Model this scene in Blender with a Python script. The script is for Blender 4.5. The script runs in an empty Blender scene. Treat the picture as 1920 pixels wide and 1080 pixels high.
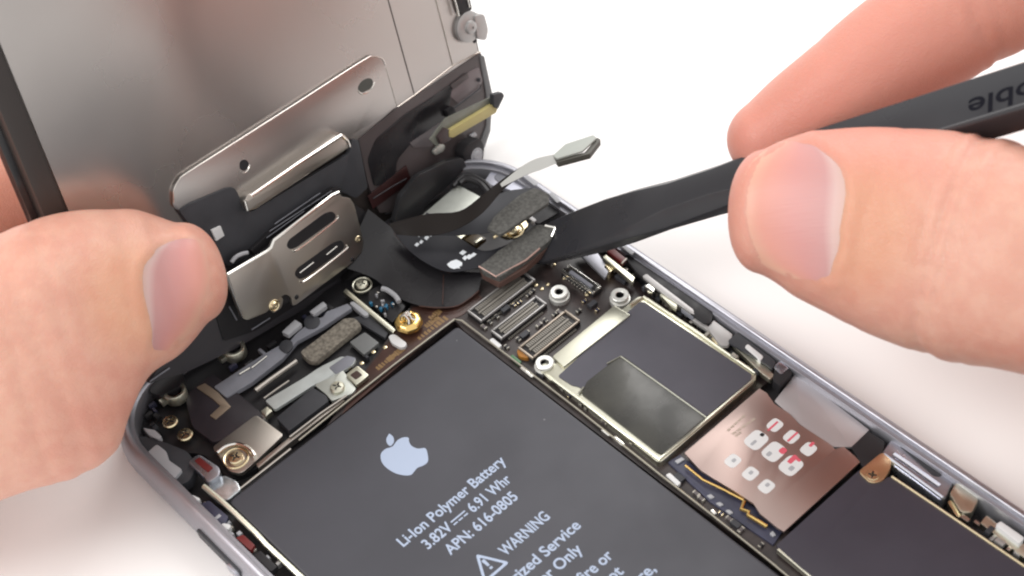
import bpy, bmesh, math, random
from mathutils import Vector, Matrix
from mathutils.bvhtree import BVHTree

random.seed(7)
S = 0.01                       # 1 mm of the place = 0.01 scene unit (unit scale below makes it real size)
sc = bpy.context.scene
sc.unit_settings.system = 'METRIC'
sc.unit_settings.scale_length = 0.1
COL = sc.collection

# ------------------------------------------------------------------ camera
F = 3057.84                    # focal length, in pixels of a 1920 wide picture
CX, CY = 960.0, 540.0
CAM = Vector((-34.3121, -130.3773, 162.2640))          # mm, phone axes: x across, y towards its top, z up
R = ((0.72595315, -0.68083791, -0.09722014),
     (-0.55854153, -0.50117134, -0.66095208),
     (0.40127719, 0.53412173, -0.74410389))
RIGHT, DOWN, FWD = Vector(R[0]), Vector(R[1]), Vector(R[2])
cam_d = bpy.data.cameras.new('camera')
cam_d.sensor_width = 36.0
cam_d.lens = 36.0 * F / 1920.0
cam_d.clip_start, cam_d.clip_end = 0.05, 100.0
cam = bpy.data.objects.new('camera', cam_d)
COL.objects.link(cam)
M = Matrix((RIGHT, -DOWN, -FWD)).transposed().to_4x4()
M.translation = CAM * S
cam.matrix_world = M
cam_d.dof.use_dof = True
cam_d.dof.focus_distance = 203 * S
cam_d.dof.aperture_fstop = 3.6
sc.camera = cam

# ------------------------------------------------------------------ world, lamps, exposure
w = bpy.data.worlds.new('World'); sc.world = w; w.use_nodes = True
bg = w.node_tree.nodes['Background']
bg.inputs['Color'].default_value = (1.0, 0.985, 0.97, 1)
bg.inputs['Strength'].default_value = 1.0

def area(name, loc, target, size, power, color=(1, 1, 1)):
    d = bpy.data.lights.new(name, 'AREA'); d.shape = 'RECTANGLE'
    d.size, d.size_y = size[0] * S, size[1] * S
    d.energy = power; d.color = color
    o = bpy.data.objects.new(name, d); COL.objects.link(o)
    o.location = Vector(loc) * S
    o.rotation_euler = (Vector(target) - Vector(loc)).to_track_quat('-Z', 'Y').to_euler()
    return o

area('softbox_lamp', (440, 160, 420), (60, 20, 0), (360, 360), 215, (1.0, 0.985, 0.965))
area('softbox_lamp', (-330, 180, 400), (40, 0, 0), (320, 320), 225, (1.0, 0.98, 0.96))

sc.view_settings.view_transform = 'Standard'
sc.view_settings.look = 'None'
sc.view_settings.exposure = 0.0
sc.view_settings.gamma = 1.0
sc.view_settings.use_curve_mapping = False
sc.render.engine = 'CYCLES'
sc.cycles.use_denoising = True
sc.cycles.filter_width = 2.1
sc.cycles.max_bounces = 8

# ------------------------------------------------------------------ helpers: points
def ray(px, py):
    return RIGHT * ((px - CX) / F) + DOWN * ((py - CY) / F) + FWD
def pix(px, py, z):
    d = ray(px, py)
    return CAM + d * ((z - CAM.z) / d.z)
def at(px, py, t):
    return CAM + ray(px, py) * t
# the display stands on its own plane: origin O, axes U (across), V (up), W (out of its back, to the viewer)
_a, _b, _g = 0.23417136723857165, 0.10106642884639169, -0.1162142394273014
_U, _V = Vector((1, 0, 0)), Vector((0, math.sin(_a), math.cos(_a)))
U = _U * math.cos(_g) + _V * math.sin(_g); V = _V * math.cos(_g) - _U * math.sin(_g)
_rz = Matrix.Rotation(_b, 3, 'Z'); U = _rz @ U; V = _rz @ V; W = U.cross(V)
DO = Vector((4.847154, 1.83721, 8.3893565))
def duv(u, v, ww=0.0):
    return DO + U * u + V * v + W * ww
def dpix(px, py, ww=0.0):
    d = ray(px, py)
    return CAM + d * (W.dot(DO + W * ww - CAM) / W.dot(d))

# ------------------------------------------------------------------ helpers: materials
MATS = {}
def mat(name, col, metal=0.0, rough=0.5, noise=0.0, nscale=60.0, bump=0.0, bscale=200.0, rnoise=0.0, coat=0.0, alpha=1.0, sss=None, spec=0.5, col2=None):
    if name in MATS: return MATS[name]
    m = bpy.data.materials.new(name); m.use_nodes = True
    nt = m.node_tree; N = nt.nodes; L = nt.links
    p = N['Principled BSDF']
    p.inputs['Base Color'].default_value = (*col, 1)
    p.inputs['Metallic'].default_value = metal
    p.inputs['Roughness'].default_value = rough
    p.inputs['Specular IOR Level'].default_value = spec
    p.inputs['Coat Weight'].default_value = coat
    p.inputs['Alpha'].default_value = alpha
    tc = N.new('ShaderNodeTexCoord')
    if noise or rnoise:
        n = N.new('ShaderNodeTexNoise'); n.inputs['Scale'].default_value = nscale; n.inputs['Detail'].default_value = 5
        L.new(tc.outputs['Object'], n.inputs['Vector'])
        if noise:
            mx = N.new('ShaderNodeMix'); mx.data_type = 'RGBA'
            c2 = col2 if col2 else tuple(max(0, c * (1 - noise)) for c in col)
            c1 = col if col2 else tuple(min(1, c * (1 + noise)) for c in col)
            mx.inputs['A'].default_value = (*c1, 1); mx.inputs['B'].default_value = (*c2, 1)
            cr = N.new('ShaderNodeMapRange'); cr.inputs['From Min'].default_value = 0.35; cr.inputs['From Max'].default_value = 0.65
            L.new(n.outputs['Fac'], cr.inputs['Value']); L.new(cr.outputs['Result'], mx.inputs['Factor'])
            L.new(mx.outputs['Result'], p.inputs['Base Color'])
        if rnoise:
            mr = N.new('ShaderNodeMapRange'); mr.inputs['From Min'].default_value = 0.3; mr.inputs['From Max'].default_value = 0.7
            mr.inputs['To Min'].default_value = max(0.02, rough - rnoise); mr.inputs['To Max'].default_value = min(1, rough + rnoise)
            L.new(n.outputs['Fac'], mr.inputs['Value']); L.new(mr.outputs['Result'], p.inputs['Roughness'])
    if bump:
        b = N.new('ShaderNodeBump'); b.inputs['Strength'].default_value = bump; b.inputs['Distance'].default_value = 0.1 * S
        n2 = N.new('ShaderNodeTexNoise'); n2.inputs['Scale'].default_value = bscale; n2.inputs['Detail'].default_value = 4
        L.new(tc.outputs['Object'], n2.inputs['Vector']); L.new(n2.outputs['Fac'], b.inputs['Height'])
        L.new(b.outputs['Normal'], p.inputs['Normal'])
    if sss:
        p.inputs['Subsurface Weight'].default_value = sss[0]
        p.inputs['Subsurface Radius'].default_value = sss[1]
        p.inputs['Subsurface Scale'].default_value = sss[2]
    MATS[name] = m
    return m

m_table = mat('white_paper', (0.885, 0.875, 0.868), rough=0.75, noise=0.015, nscale=3)
m_alu = mat('space_grey_aluminium', (0.36, 0.36, 0.395), metal=0.8, rough=0.42, rnoise=0.06, nscale=30, bump=0.03, bscale=900)
m_alu_in = mat('machined_aluminium', (0.42, 0.43, 0.48), metal=0.9, rough=0.3, rnoise=0.08, nscale=40)
m_floor = mat('dark_case_floor', (0.034, 0.031, 0.033), rough=0.45, noise=0.3, nscale=40)
m_plate = mat('display_back_steel', (0.425, 0.40, 0.385), metal=1.0, rough=0.29, rnoise=0.04, nscale=5, bump=0.02, bscale=1500)
m_steel = mat('bracket_steel', (0.54, 0.50, 0.455), metal=1.0, rough=0.33, rnoise=0.03, nscale=10)
m_cream = mat('nickel_silver', (0.66, 0.65, 0.54), metal=1.0, rough=0.36, rnoise=0.06, nscale=20)
m_shiny = mat('polished_steel', (0.85, 0.83, 0.78), metal=1.0, rough=0.16)
m_gold = mat('gold_plating', (0.86, 0.60, 0.22), metal=1.0, rough=0.2)
m_palegold = mat('pale_gold_plating', (0.80, 0.68, 0.45), metal=1.0, rough=0.25)
m_sim = mat('warm_tinted_steel', (0.46, 0.355, 0.325), metal=1.0, rough=0.36)  # warm tint paints part of the hand's reflection into the steel
m_black = mat('black_plastic', (0.018, 0.017, 0.019), rough=0.45, spec=0.35, rnoise=0.1, nscale=50)
m_glossblk = mat('black_glass', (0.012, 0.012, 0.014), rough=0.18)
m_flex = mat('black_flex', (0.014, 0.013, 0.015), rough=0.27, spec=0.4, rnoise=0.08, nscale=20, bump=0.9, bscale=7)
m_brownflex = mat('brown_flex', (0.075, 0.062, 0.063), rough=0.32, noise=0.2, nscale=10, spec=0.4)
m_maroonflex = mat('maroon_flex', (0.030, 0.010, 0.010), rough=0.35, noise=0.3, nscale=20)
m_board = mat('dark_board', (0.030, 0.021, 0.020), rough=0.38, noise=0.4, nscale=60, bump=0.1, bscale=200)
m_brownboard = mat('brown_board', (0.055, 0.024, 0.018), rough=0.38, noise=0.2, nscale=60)
m_foam = mat('grey_foam', (0.085, 0.083, 0.077), rough=0.9, noise=0.28, nscale=260, bump=0.5, bscale=320)
m_tanfoam = mat('tan_foam', (0.19, 0.17, 0.14), rough=0.9, noise=0.35, nscale=220, bump=0.7, bscale=260)
m_batt = mat('battery_wrap', (0.050, 0.050, 0.060), rough=0.48, noise=0.10, nscale=7, rnoise=0.09, spec=0.4, bump=0.45, bscale=7)
def add_specks(m, scale, thr, col):
    nt = m.node_tree; N = nt.nodes; L = nt.links; p = N['Principled BSDF']
    src = p.inputs['Base Color'].links[0].from_socket
    tc = N.new('ShaderNodeTexCoord'); v = N.new('ShaderNodeTexVoronoi'); v.inputs['Scale'].default_value = scale
    L.new(tc.outputs['Object'], v.inputs['Vector'])
    lt_ = N.new('ShaderNodeMath'); lt_.operation = 'LESS_THAN'; lt_.inputs[1].default_value = thr
    L.new(v.outputs['Distance'], lt_.inputs[0])
    mx = N.new('ShaderNodeMix'); mx.data_type = 'RGBA'; mx.inputs['B'].default_value = (*col, 1)
    L.new(lt_.outputs[0], mx.inputs['Factor']); L.new(src, mx.inputs['A']); L.new(mx.outputs['Result'], p.inputs['Base Color'])
add_specks(m_batt, 19, 0.014 * 1.6, (0.15, 0.15, 0.155))
m_print = mat('pale_blue_print', (0.34, 0.40, 0.52), rough=0.6)
m_white = mat('white_plastic', (0.66, 0.66, 0.66), rough=0.4)
m_grey = mat('grey_plastic', (0.20, 0.205, 0.235), rough=0.42, noise=0.1, nscale=40)
m_lgrey = mat('light_grey_plastic', (0.36, 0.365, 0.385), rough=0.45)
m_navy = mat('navy_plastic', (0.035, 0.036, 0.065), rough=0.4, noise=0.2, nscale=50)
m_maroon = mat('maroon_dot', (0.13, 0.016, 0.016), rough=0.35)
m_pad = mat('thermal_pad', (0.078, 0.076, 0.092), rough=0.65, spec=0.3, noise=0.05, nscale=20)
m_olive = mat('olive_adhesive', (0.040, 0.039, 0.034), rough=0.24, noise=0.4, nscale=16, bump=0.3, bscale=25, rnoise=0.12, spec=0.4)
m_nylon = mat('black_nylon', (0.025, 0.025, 0.029), rough=0.32, rnoise=0.08, nscale=16, bump=0.06, bscale=90)
m_nylon_ink = mat('dark_engraving', (0.006, 0.006, 0.010), rough=0.8, spec=0.1)
m_red = mat('red_print', (0.62, 0.10, 0.14), rough=0.5)
m_dkgrey = mat('slate_plastic', (0.040, 0.041, 0.047), rough=0.5, spec=0.35, noise=0.12, nscale=30)
m_blue = mat('blue_component', (0.02, 0.12, 0.22), rough=0.25, noise=0.5, nscale=120)
m_yellow = mat('yellow_contact', (0.40, 0.34, 0.14), rough=0.35)
m_sage = mat('sage_metal', (0.52, 0.54, 0.50), metal=0.7, rough=0.4, noise=0.05)
m_orange = mat('amber_resin', (0.35, 0.15, 0.03), rough=0.3)
m_green = mat('green_component', (0.05, 0.14, 0.06), rough=0.4)

# ------------------------------------------------------------------ helpers: objects
def world_of(o):
    return o.matrix_basis.copy() if o else Matrix()
def adopt(o, parent):
    if parent:
        o.parent = parent
        o.matrix_parent_inverse = world_of(parent).inverted()
def finish(name, bm, m, parent=None, smooth=False, label=None, loc=None, autosmooth=True):
    bmesh.ops.recalc_face_normals(bm, faces=bm.faces)
    me = bpy.data.meshes.new(name); bm.to_mesh(me); bm.free()
    ms = m if isinstance(m, (list, tuple)) else [m]
    for x in ms: me.materials.append(x)
    o = bpy.data.objects.new(name, me); COL.objects.link(o)
    if loc is not None: o.location = Vector(loc) * S
    adopt(o, parent)
    if smooth:
        if not any(p.use_smooth for p in me.polygons) or not autosmooth:
            for p in me.polygons: p.use_smooth = True
        if autosmooth:
            me.set_sharp_from_angle(angle=math.radians(35))
    if label: o['label'] = label
    return o
def copy_of(src, name, parent, loc, rz=0.0, scale=1.0):
    o = bpy.data.objects.new(name, src.data); COL.objects.link(o)
    o.location = Vector(loc) * S; o.rotation_euler = (0, 0, rz); o.scale = (scale,) * 3
    adopt(o, parent); return o
def thing(name, label, cat, loc=(0, 0, 0), group=None):
    o = bpy.data.objects.new(name, None); COL.objects.link(o)
    o.location = Vector(loc) * S; o.empty_display_size = 0.1
    o['label'] = label; o['category'] = cat
    if group: o['group'] = group
    return o

def fillet(pts, r, seg=4):
    """round the corners of a planar polygon (3-D points, mm)"""
    if r <= 0: return list(pts)
    out = []; n = len(pts)
    for i in range(n):
        a, b, c = pts[i - 1], pts[i], pts[(i + 1) % n]
        d1, d2 = a - b, c - b
        l1, l2 = d1.length, d2.length
        rr = min(r, l1 * 0.45, l2 * 0.45)
        p, q = b + d1 / l1 * rr, b + d2 / l2 * rr
        for k in range(seg + 1):
            t = k / seg
            out.append(p * (1 - t) ** 2 + b * 2 * t * (1 - t) + q * t * t)
    return out
def prism(bm, pts, down, bev=0.06, mi=0, segs=2):
    """polygon pts (mm) is the top face, pushed along `down` (mm)"""
    top = [bm.verts.new(p * S) for p in pts]
    bot = [bm.verts.new((p + down) * S) for p in pts]
    n = len(pts); fs = []
    ft = bm.faces.new(top); fs.append(ft)
    ft.normal_update()
    fs.append(bm.faces.new(bot[::-1]))
    for i in range(n):
        fs.append(bm.faces.new((top[i], bot[i], bot[(i + 1) % n], top[(i + 1) % n])))
    for f in fs: f.material_index = mi
    if bev > 0:
        es = [e for e in ft.edges]
        r = bmesh.ops.bevel(bm, geom=es, offset=bev * S, segments=segs, profile=0.6, affect='EDGES', clamp_overlap=True)
        for f in r['faces']: f.material_index = mi
        for f in fs + list(r['faces']):
            if f.is_valid: f.smooth = True
    up = -down.normalized()
    bm.normal_update()
    for f in bm.faces:
        if f.is_valid and len(f.verts) >= 3 and f.calc_area() > (0.25 * S) ** 2 and abs(f.normal.dot(up)) > 0.999: f.smooth = False
    return ft
def slab(name, ppts, z, h, m, parent, rnd=0.0, bev=0.07, label=None):
    pts = [pix(*p, z) if len(p) == 2 else pix(p[0], p[1], p[2]) for p in ppts]
    bm = bmesh.new(); prism(bm, fillet(pts, rnd), Vector((0, 0, -h)), bev)
    return finish(name, bm, m, parent, smooth=True, label=label)
def slabs(name, plist, z, h, m, parent, rnd=0.0, bev=0.07):
    bm = bmesh.new()
    for ppts in plist:
        prism(bm, fillet([pix(*p, z) for p in ppts], rnd), Vector((0, 0, -h)), bev)
    return finish(name, bm, m, parent, smooth=True)
def dslab(name, ppts, ww, h, m, parent, rnd=0.0, bev=0.07, label=None):
    pts = [dpix(*p, ww) for p in ppts]
    bm = bmesh.new(); prism(bm, fillet(pts, rnd), W * -h, bev)
    return finish(name, bm, m, parent, smooth=True, label=label)
def box(bm, x0, x1, y0, y1, z0, z1, bev=0.05, mi=0):
    pts = [Vector((x0, y0, z1)), Vector((x1, y0, z1)), Vector((x1, y1, z1)), Vector((x0, y1, z1))]
    return prism(bm, pts, Vector((0, 0, z0 - z1)), bev, mi)
def lathe(bm, prof, seg=24, mi=0, c=Vector((0, 0, 0)), ax=None):
    """prof: (radius, height) list in mm about local z (or the axis frame ax=(x,y,z))"""
    X, Y, Z = ax if ax else (Vector((1, 0, 0)), Vector((0, 1, 0)), Vector((0, 0, 1)))
    rings = []
    for r, h in prof:
        if r <= 1e-6:
            rings.append([bm.verts.new((c + Z * h) * S)])
        else:
            rings.append([bm.verts.new((c + X * (r * math.cos(2 * math.pi * k / seg)) + Y * (r * math.sin(2 * math.pi * k / seg)) + Z * h) * S) for k in range(seg)])
    for a, b in zip(rings, rings[1:]):
        for k in range(seg):
            k2 = (k + 1) % seg
            if len(a) == 1 and len(b) == 1: continue
            if len(a) == 1: f = bm.faces.new((a[0], b[k], b[k2]))
            elif len(b) == 1: f = bm.faces.new((a[k], b[0], a[k2]))
            else: f = bm.faces.new((a[k], b[k], b[k2], a[k2]))
            f.material_index = mi; f.smooth = True
def catmull(pts, n):
    """resample a list of equal-length tuples/vectors along Catmull-Rom"""
    P = [tuple(p) for p in pts]; out = []
    m = len(P)
    for j in range(n):
        t = j / (n - 1) * (m - 1); i = min(int(t), m - 2); f = t - i
        p0, p1, p2, p3 = P[max(i - 1, 0)], P[i], P[i + 1], P[min(i + 2, m - 1)]
        out.append(tuple(0.5 * (2 * b + (c - a) * f + (2 * a - 5 * b + 4 * c - d) * f * f + (3 * b - a - 3 * c + d) * f ** 3) for a, b, c, d in zip(p0, p1, p2, p3)))
    return out
def tube(bm, pts, r, seg=8, mi=0):
    pts = [Vector(p) for p in pts]; rings = []
    for i, p in enumerate(pts):
        t = (pts[min(i + 1, len(pts) - 1)] - pts[max(i - 1, 0)]).normalized()
        n = t.orthogonal().normalized() if i == 0 else (last - t * last.dot(t)).normalized()
        last = n; b = t.cross(n)
        rings.append([bm.verts.new((p + n * (r * math.cos(2 * math.pi * k / seg)) + b * (r * math.sin(2 * math.pi * k / seg))) * S) for k in range(seg)])
    for a, b in zip(rings, rings[1:]):
        for k in range(seg):
            f = bm.faces.new((a[k], b[k], b[(k + 1) % seg], a[(k + 1) % seg])); f.material_index = mi; f.smooth = True
    for rg, rev in ((rings[0], True), (rings[-1], False)):
        f = bm.faces.new(rg[::-1] if rev else rg); f.material_index = mi
def ribbon(name, A, B, m, parent, th=0.09, n=28, k=5):
    """a flexible strip between two edges A, B given as (px, py, z)"""
    a = [Vector(p) for p in catmull([pix(*p) for p in A], n)]
    b = [Vector(p) for p in catmull([pix(*p) for p in B], n)]
    bm = bmesh.new(); g = []
    for p, q in zip(a, b):
        g.append([bm.verts.new(p.lerp(q, j / k) * S) for j in range(k + 1)])
    for i in range(n - 1):
        for j in range(k):
            bm.faces.new((g[i][j], g[i + 1][j], g[i + 1][j + 1], g[i][j + 1]))
    bmesh.ops.recalc_face_normals(bm, faces=bm.faces)
    bmesh.ops.solidify(bm, geom=bm.faces[:], thickness=th * S)
    return finish(name, bm, m, parent, smooth=True)
def text_mesh(body, x0, x1, y, z, size, m, name, parent, xdir=Vector((1, 0, 0)), ydir=Vector((0, 1, 0)), org=None, bold=0.02):
    cu = bpy.data.curves.new('writing', 'FONT'); cu.body = body; cu.size = 1.0; cu.offset = bold
    cu.resolution_u = 4
    o = bpy.data.objects.new('writing', cu); COL.objects.link(o)
    dg = bpy.context.evaluated_depsgraph_get()
    me = bpy.data.meshes.new_from_object(o.evaluated_get(dg))
    bpy.data.objects.remove(o); bpy.data.curves.remove(cu)
    xs = [v.co.x for v in me.vertices]; lo, hi = min(xs), max(xs)
    k = (x1 - x0) / (hi - lo)
    for v in me.vertices:
        u = x0 + (v.co.x - lo) * k; vv = y + v.co.y * size
        p = (org or Vector((0, 0, 0))) + xdir * u + ydir * vv + xdir.cross(ydir).normalized() * z
        v.co = p * S
    me.materials.clear(); me.materials.append(m)
    ob = bpy.data.objects.new(name, me); COL.objects.link(ob); adopt(ob, parent)
    return ob
def flat(name, polys, conv, m, parent, mis=None):
    """thin printed shapes: polys of 3-D points, 0.02 mm thick"""
    bm = bmesh.new()
    for i, pl in enumerate(polys):
        prism(bm, pl, conv, 0, (mis[i] if mis else 0))
    return finish(name, bm, m, parent)

# ================================================================== THE SURFACE
bm = bmesh.new()
T = 1500
for x0, x1, y0, y1 in ((-T, T, -T, T),):
    vs = [bm.verts.new(Vector(p) * S) for p in ((x0, y0, 0), (x1, y0, 0), (x1, y1, 0), (x0, y1, 0))]
    bm.faces.new(vs)
tb = finish('ground', bm, m_table); tb['kind'] = 'structure'

# ================================================================== THE PHONE
XW, YT, YB, RC = 67.0, 8.0, -130.0, 11.0
phone = thing('smartphone', 'opened grey smartphone lying face up with its battery and circuit board exposed', 'smartphone', (33.5, -61, 0))

def outline(inset, z, n=10):
    pts = []; r = max(0.6, RC - inset)
    for cx, cy, a0 in ((XW - RC, YT - RC, 0), (RC, YT - RC, 90), (RC, YB + RC, 180), (XW - RC, YB + RC, 270)):
        for k in range(n + 1):
            a = math.radians(a0 + 90 * k / n)
            pts.append(Vector((cx + r * math.cos(a), cy + r * math.sin(a), z)))
    return pts
bm = bmesh.new()
prof = [(3.6, 0.02), (1.6, 0.3), (0.55, 1.1), (0.1, 2.1), (0.0, 2.9), (0.12, 3.7), (0.45, 4.5), (0.85, 5.1), (1.15, 5.4), (1.35, 5.45), (1.62, 5.45), (1.72, 5.36),
        (1.78, 4.75), (2.25, 4.7), (2.32, 4.6), (2.45, 1.1)]
rings = [[bm.verts.new(p * S) for p in outline(i, z)] for i, z in prof]
for a, b in zip(rings, rings[1:]):
    for k in range(len(a)):
        bm.faces.new((a[k], a[(k + 1) % len(a)], b[(k + 1) % len(a)], b[k]))
bm.faces.new(rings[0][::-1])
f = bm.faces.new(rings[-1]); f.material_index = 1
case = finish('rear_case', bm, [m_alu, m_floor], phone, smooth=True)

# battery
bat = None
bm = bmesh.new()
pts = [Vector(p) for p in ((4.9, -112, 4.4), (41.7, -112, 4.4), (41.7, -16.5, 4.4), (4.9, -16.5, 4.4))]
prism(bm, fillet(pts, 0.7, 5), Vector((0, 0, -3.2)), 0.35, segs=4)
bat = finish('battery', bm, m_batt, phone, smooth=True)
ZP = 4.42
for body, x0, x1, y in (('Li-Ion Polymer Battery', 15.2, 31.5, -36.75), ('3.82V', 16.95, 20.9, -39.1), ('6.91 Whr', 23.9, 30.1, -39.2), ('APN: 616-0805', 18.2, 28.95, -41.55),
                        ('WARNING', 22.45, 29.6, -46.25), ('Authorized Service', 15.9, 31.2, -49.7), ('Provider Only', 18.1, 29.1, -52.1),
                        ('Potential for fire or', 16.1, 30.9, -55.2), ('burning. Do not', 16.9, 30.2, -57.5), ('disassemble, puncture,', 14.2, 32.9, -59.9), ('crush, heat or burn.', 15.6, 31.5, -62.2)):
    text_mesh(body, x0, x1, y, ZP, 2.05, m_print, 'printed_text', bat, bold=0.02)
polys = []
def rect(x0, x1, y0, y1, z=ZP): return [Vector((x0, y0, z)), Vector((x1, y0, z)), Vector((x1, y1, z)), Vector((x0, y1, z))]
polys.append(rect(21.2, 23.4, -38.35, -38.15))
for k in range(3): polys.append(rect(21.2 + k * 0.8, 21.8 + k * 0.8, -38.85, -38.65))
flat('printed_symbol', polys, Vector((0, 0, -0.015)), m_print, bat)
# warning triangle: outline ring plus exclamation mark
bm = bmesh.new()
tri = [Vector((18.3, -47.15, ZP)), Vector((22.25, -47.15, ZP)), Vector((20.3, -43.5, ZP))]
cen = (tri[0] + tri[1] + tri[2]) / 3
o_ = fillet(tri, 0.5, 5); i_ = fillet([cen + (p - cen) * 0.72 for p in tri], 0.3, 5)
ov = [bm.verts.new(p * S) for p in o_]; iv = [bm.verts.new(p * S) for p in i_]
for k in range(len(ov)):
    bm.faces.new((ov[k], ov[(k + 1) % len(ov)], iv[(k + 1) % len(ov)], iv[k]))
prism(bm, [Vector((20.15, -45.75, ZP)), Vector((20.45, -45.75, ZP)), Vector((20.52, -44.7, ZP)), Vector((20.08, -44.7, ZP))], Vector((0, 0, -0.015)), 0)
prism(bm, rect(20.12, 20.48, -46.3, -45.98), Vector((0, 0, -0.015)), 0)
finish('printed_warning_sign', bm, m_print, bat)
# fruit emblem
crop = [(262, 422), (285, 392), (315, 378), (340, 380), (343, 400), (357, 422), (388, 435), (425, 433), (437, 465), (438, 500), (416, 520), (386, 532), (370, 550), (352, 568), (318, 570),
        (275, 560), (235, 537), (210, 512), (199, 483), (203, 456), (225, 436), (245, 430)]
sharp = {3, 7}
def crop2pix(p): return (640 + p[0] / 2.7, 680 + p[1] / 2.7)
body = [pix(*crop2pix(p), ZP) for p in crop]
sm = catmull(body + [body[0]], 90)[:-1]
leaf = [pix(*crop2pix(p), ZP) for p in [(243, 358), (262, 375), (266, 400), (250, 421), (233, 410), (228, 385)]]
lf = catmull(leaf + [leaf[0]], 30)[:-1]
flat('printed_emblem', [[Vector(p) for p in sm], [Vector(p) for p in lf]], Vector((0, 0, -0.015)), m_print, bat)

# ---------------- logic board
board = slab('logic_board', [(612, 800), (700, 672), (780, 560), (900, 525), (1010, 440), (1120, 470), (1210, 540), (1440, 715), (1290, 850), (1500, 1010), (1640, 1100), (1500, 1105),
                             (1440, 1050), (1240, 905), (872, 622), (852, 600)], 2.7, 0.9, m_board, phone, bev=0.05)
slab('board_flex', [(640, 778), (690, 690), (722, 650), (775, 575), (850, 575), (895, 545), (905, 560), (868, 590), (850, 598)], 2.78, 0.3, m_brownboard, board, bev=0.03)
# thin plated edges of the board round the battery
bm = bmesh.new()
tube(bm, [pix(*p, 3.1) for p in [(560, 826), (640, 762), (740, 683), (852, 599), (866, 601), (940, 658), (985, 692), (1080, 765), (1240, 892), (1330, 962), (1440, 1050), (1560, 1150)]], 0.15)
finish('plated_edge', bm, mat('dull_plating', (0.46, 0.43, 0.36), metal=0.8, rough=0.4), board, smooth=True)

m_rail = mat('dull_tin', (0.40, 0.39, 0.385), metal=0.6, rough=0.45)
m_railgold = mat('dull_gold', (0.42, 0.36, 0.30), metal=0.6, rough=0.45)
m_pins = mat('beige_pins', (0.22, 0.205, 0.18), metal=0.3, rough=0.5)
m_term = mat('solder', (0.36, 0.34, 0.30), metal=0.6, rough=0.45)
def conn_frame(q, z):
    P = [pix(*p, z) for p in q]
    c = (P[0] + P[1] + P[2] + P[3]) / 4
    lx = ((P[3] - P[0]).length + (P[2] - P[1]).length) / 2
    ly = ((P[1] - P[0]).length + (P[2] - P[3]).length) / 2
    return c, lx, ly
def board_connector(q, z=3.7, along='x', gold=False, pins=18):
    c, lx, ly = conn_frame(q, z)
    bm = bmesh.new()
    hx, hy = lx / 2, ly / 2
    h = 1.0
    # local frame: x along the connector
    box(bm, -hx, hx, -hy, hy, -h, -0.35, 0.03, 0)
    for sy in (-1, 1):
        box(bm, -hx + 0.35, hx - 0.35, sy * hy - 0.11 * (1 + sy), sy * hy + 0.11 * (1 - sy), -0.34, 0, 0.04, 1)
    for sx in (-1, 1):
        box(bm, sx * hx - 0.12 * (1 + sx), sx * hx + 0.12 * (1 - sx), -hy, hy, -0.34, 0.02, 0.05, 1)
    box(bm, -hx + 0.8, hx - 0.8, -0.16, 0.16, -0.34, -0.06, 0.03, 2)
    n = pins
    for r in (-1, 1):
        for k in range(n):
            x = -hx + 0.95 + (2 * hx - 1.9) * (k + 0.5) / n
            y0, y1 = sorted((r * 0.30, r * (hy - 0.36)))
            if y1 > y0: box(bm, x - 0.09, x + 0.09, y0, y1, -0.34, -0.08, 0, 2)
            y0, y1 = sorted((r * (hy + 0.05), r * (hy + 0.32)))
            box(bm, x - 0.08, x + 0.08, y0, y1, -h, -0.75, 0, 2)
    if along == 'y':
        bmesh.ops.rotate(bm, verts=bm.verts, cent=(0, 0, 0), matrix=Matrix.Rotation(math.radians(-90), 3, 'Z'))
    bm2 = bm
    return finish('board_connector', bm2, [m_black, m_railgold if gold else m_rail, m_pins], board, smooth=True, loc=c)
board_connector([(877, 581), (903, 605), (1001, 522), (978, 505)], pins=26)
board_connector([(922, 618), (938, 637), (1025, 568), (1005, 554)], pins=22)
board_connector([(972, 652), (998, 672), (1085, 602), (1062, 578)], pins=22, gold=True)
c4 = [(1110, 550), (1052, 506), (1069, 495), (1128, 539)]
def conn4():
    P = [pix(*p, 3.6) for p in c4]; c = sum(P, Vector()) / 4
    bm = bmesh.new(); hx, hy = (P[0] - P[1]).length / 2, (P[2] - P[1]).length / 2
    box(bm, -hx, hx, -hy, hy, -0.9, -0.35, 0.03, 0)
    for sy in (-1, 1): box(bm, -hx, hx, sy * hy - 0.14 * (1 + sy), sy * hy + 0.14 * (1 - sy), -0.34, 0, 0.06, 1)
    for sx in (-1, 1): box(bm, sx * hx - 0.16 * (1 + sx), sx * hx + 0.16 * (1 - sx), -hy + 0.29, hy - 0.29, -0.34, 0.0, 0.06, 1)
    box(bm, -hx + 0.95, hx - 0.95, -0.24, 0.24, -0.34, 0.02, 0.05, 2)
    for k in range(9): box(bm, -hx + .6 + k * .5, -hx + .75 + k * .5, -hy - .3, -hy - .02, -0.9, -0.6, 0, 1)
    bmesh.ops.rotate(bm, verts=bm.verts, cent=(0, 0, 0), matrix=Matrix.Rotation(math.radians(-90), 3, 'Z'))
    return finish('board_connector', bm, [m_black, m_shiny, m_grey], board, smooth=True, loc=c)
conn4()

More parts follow.
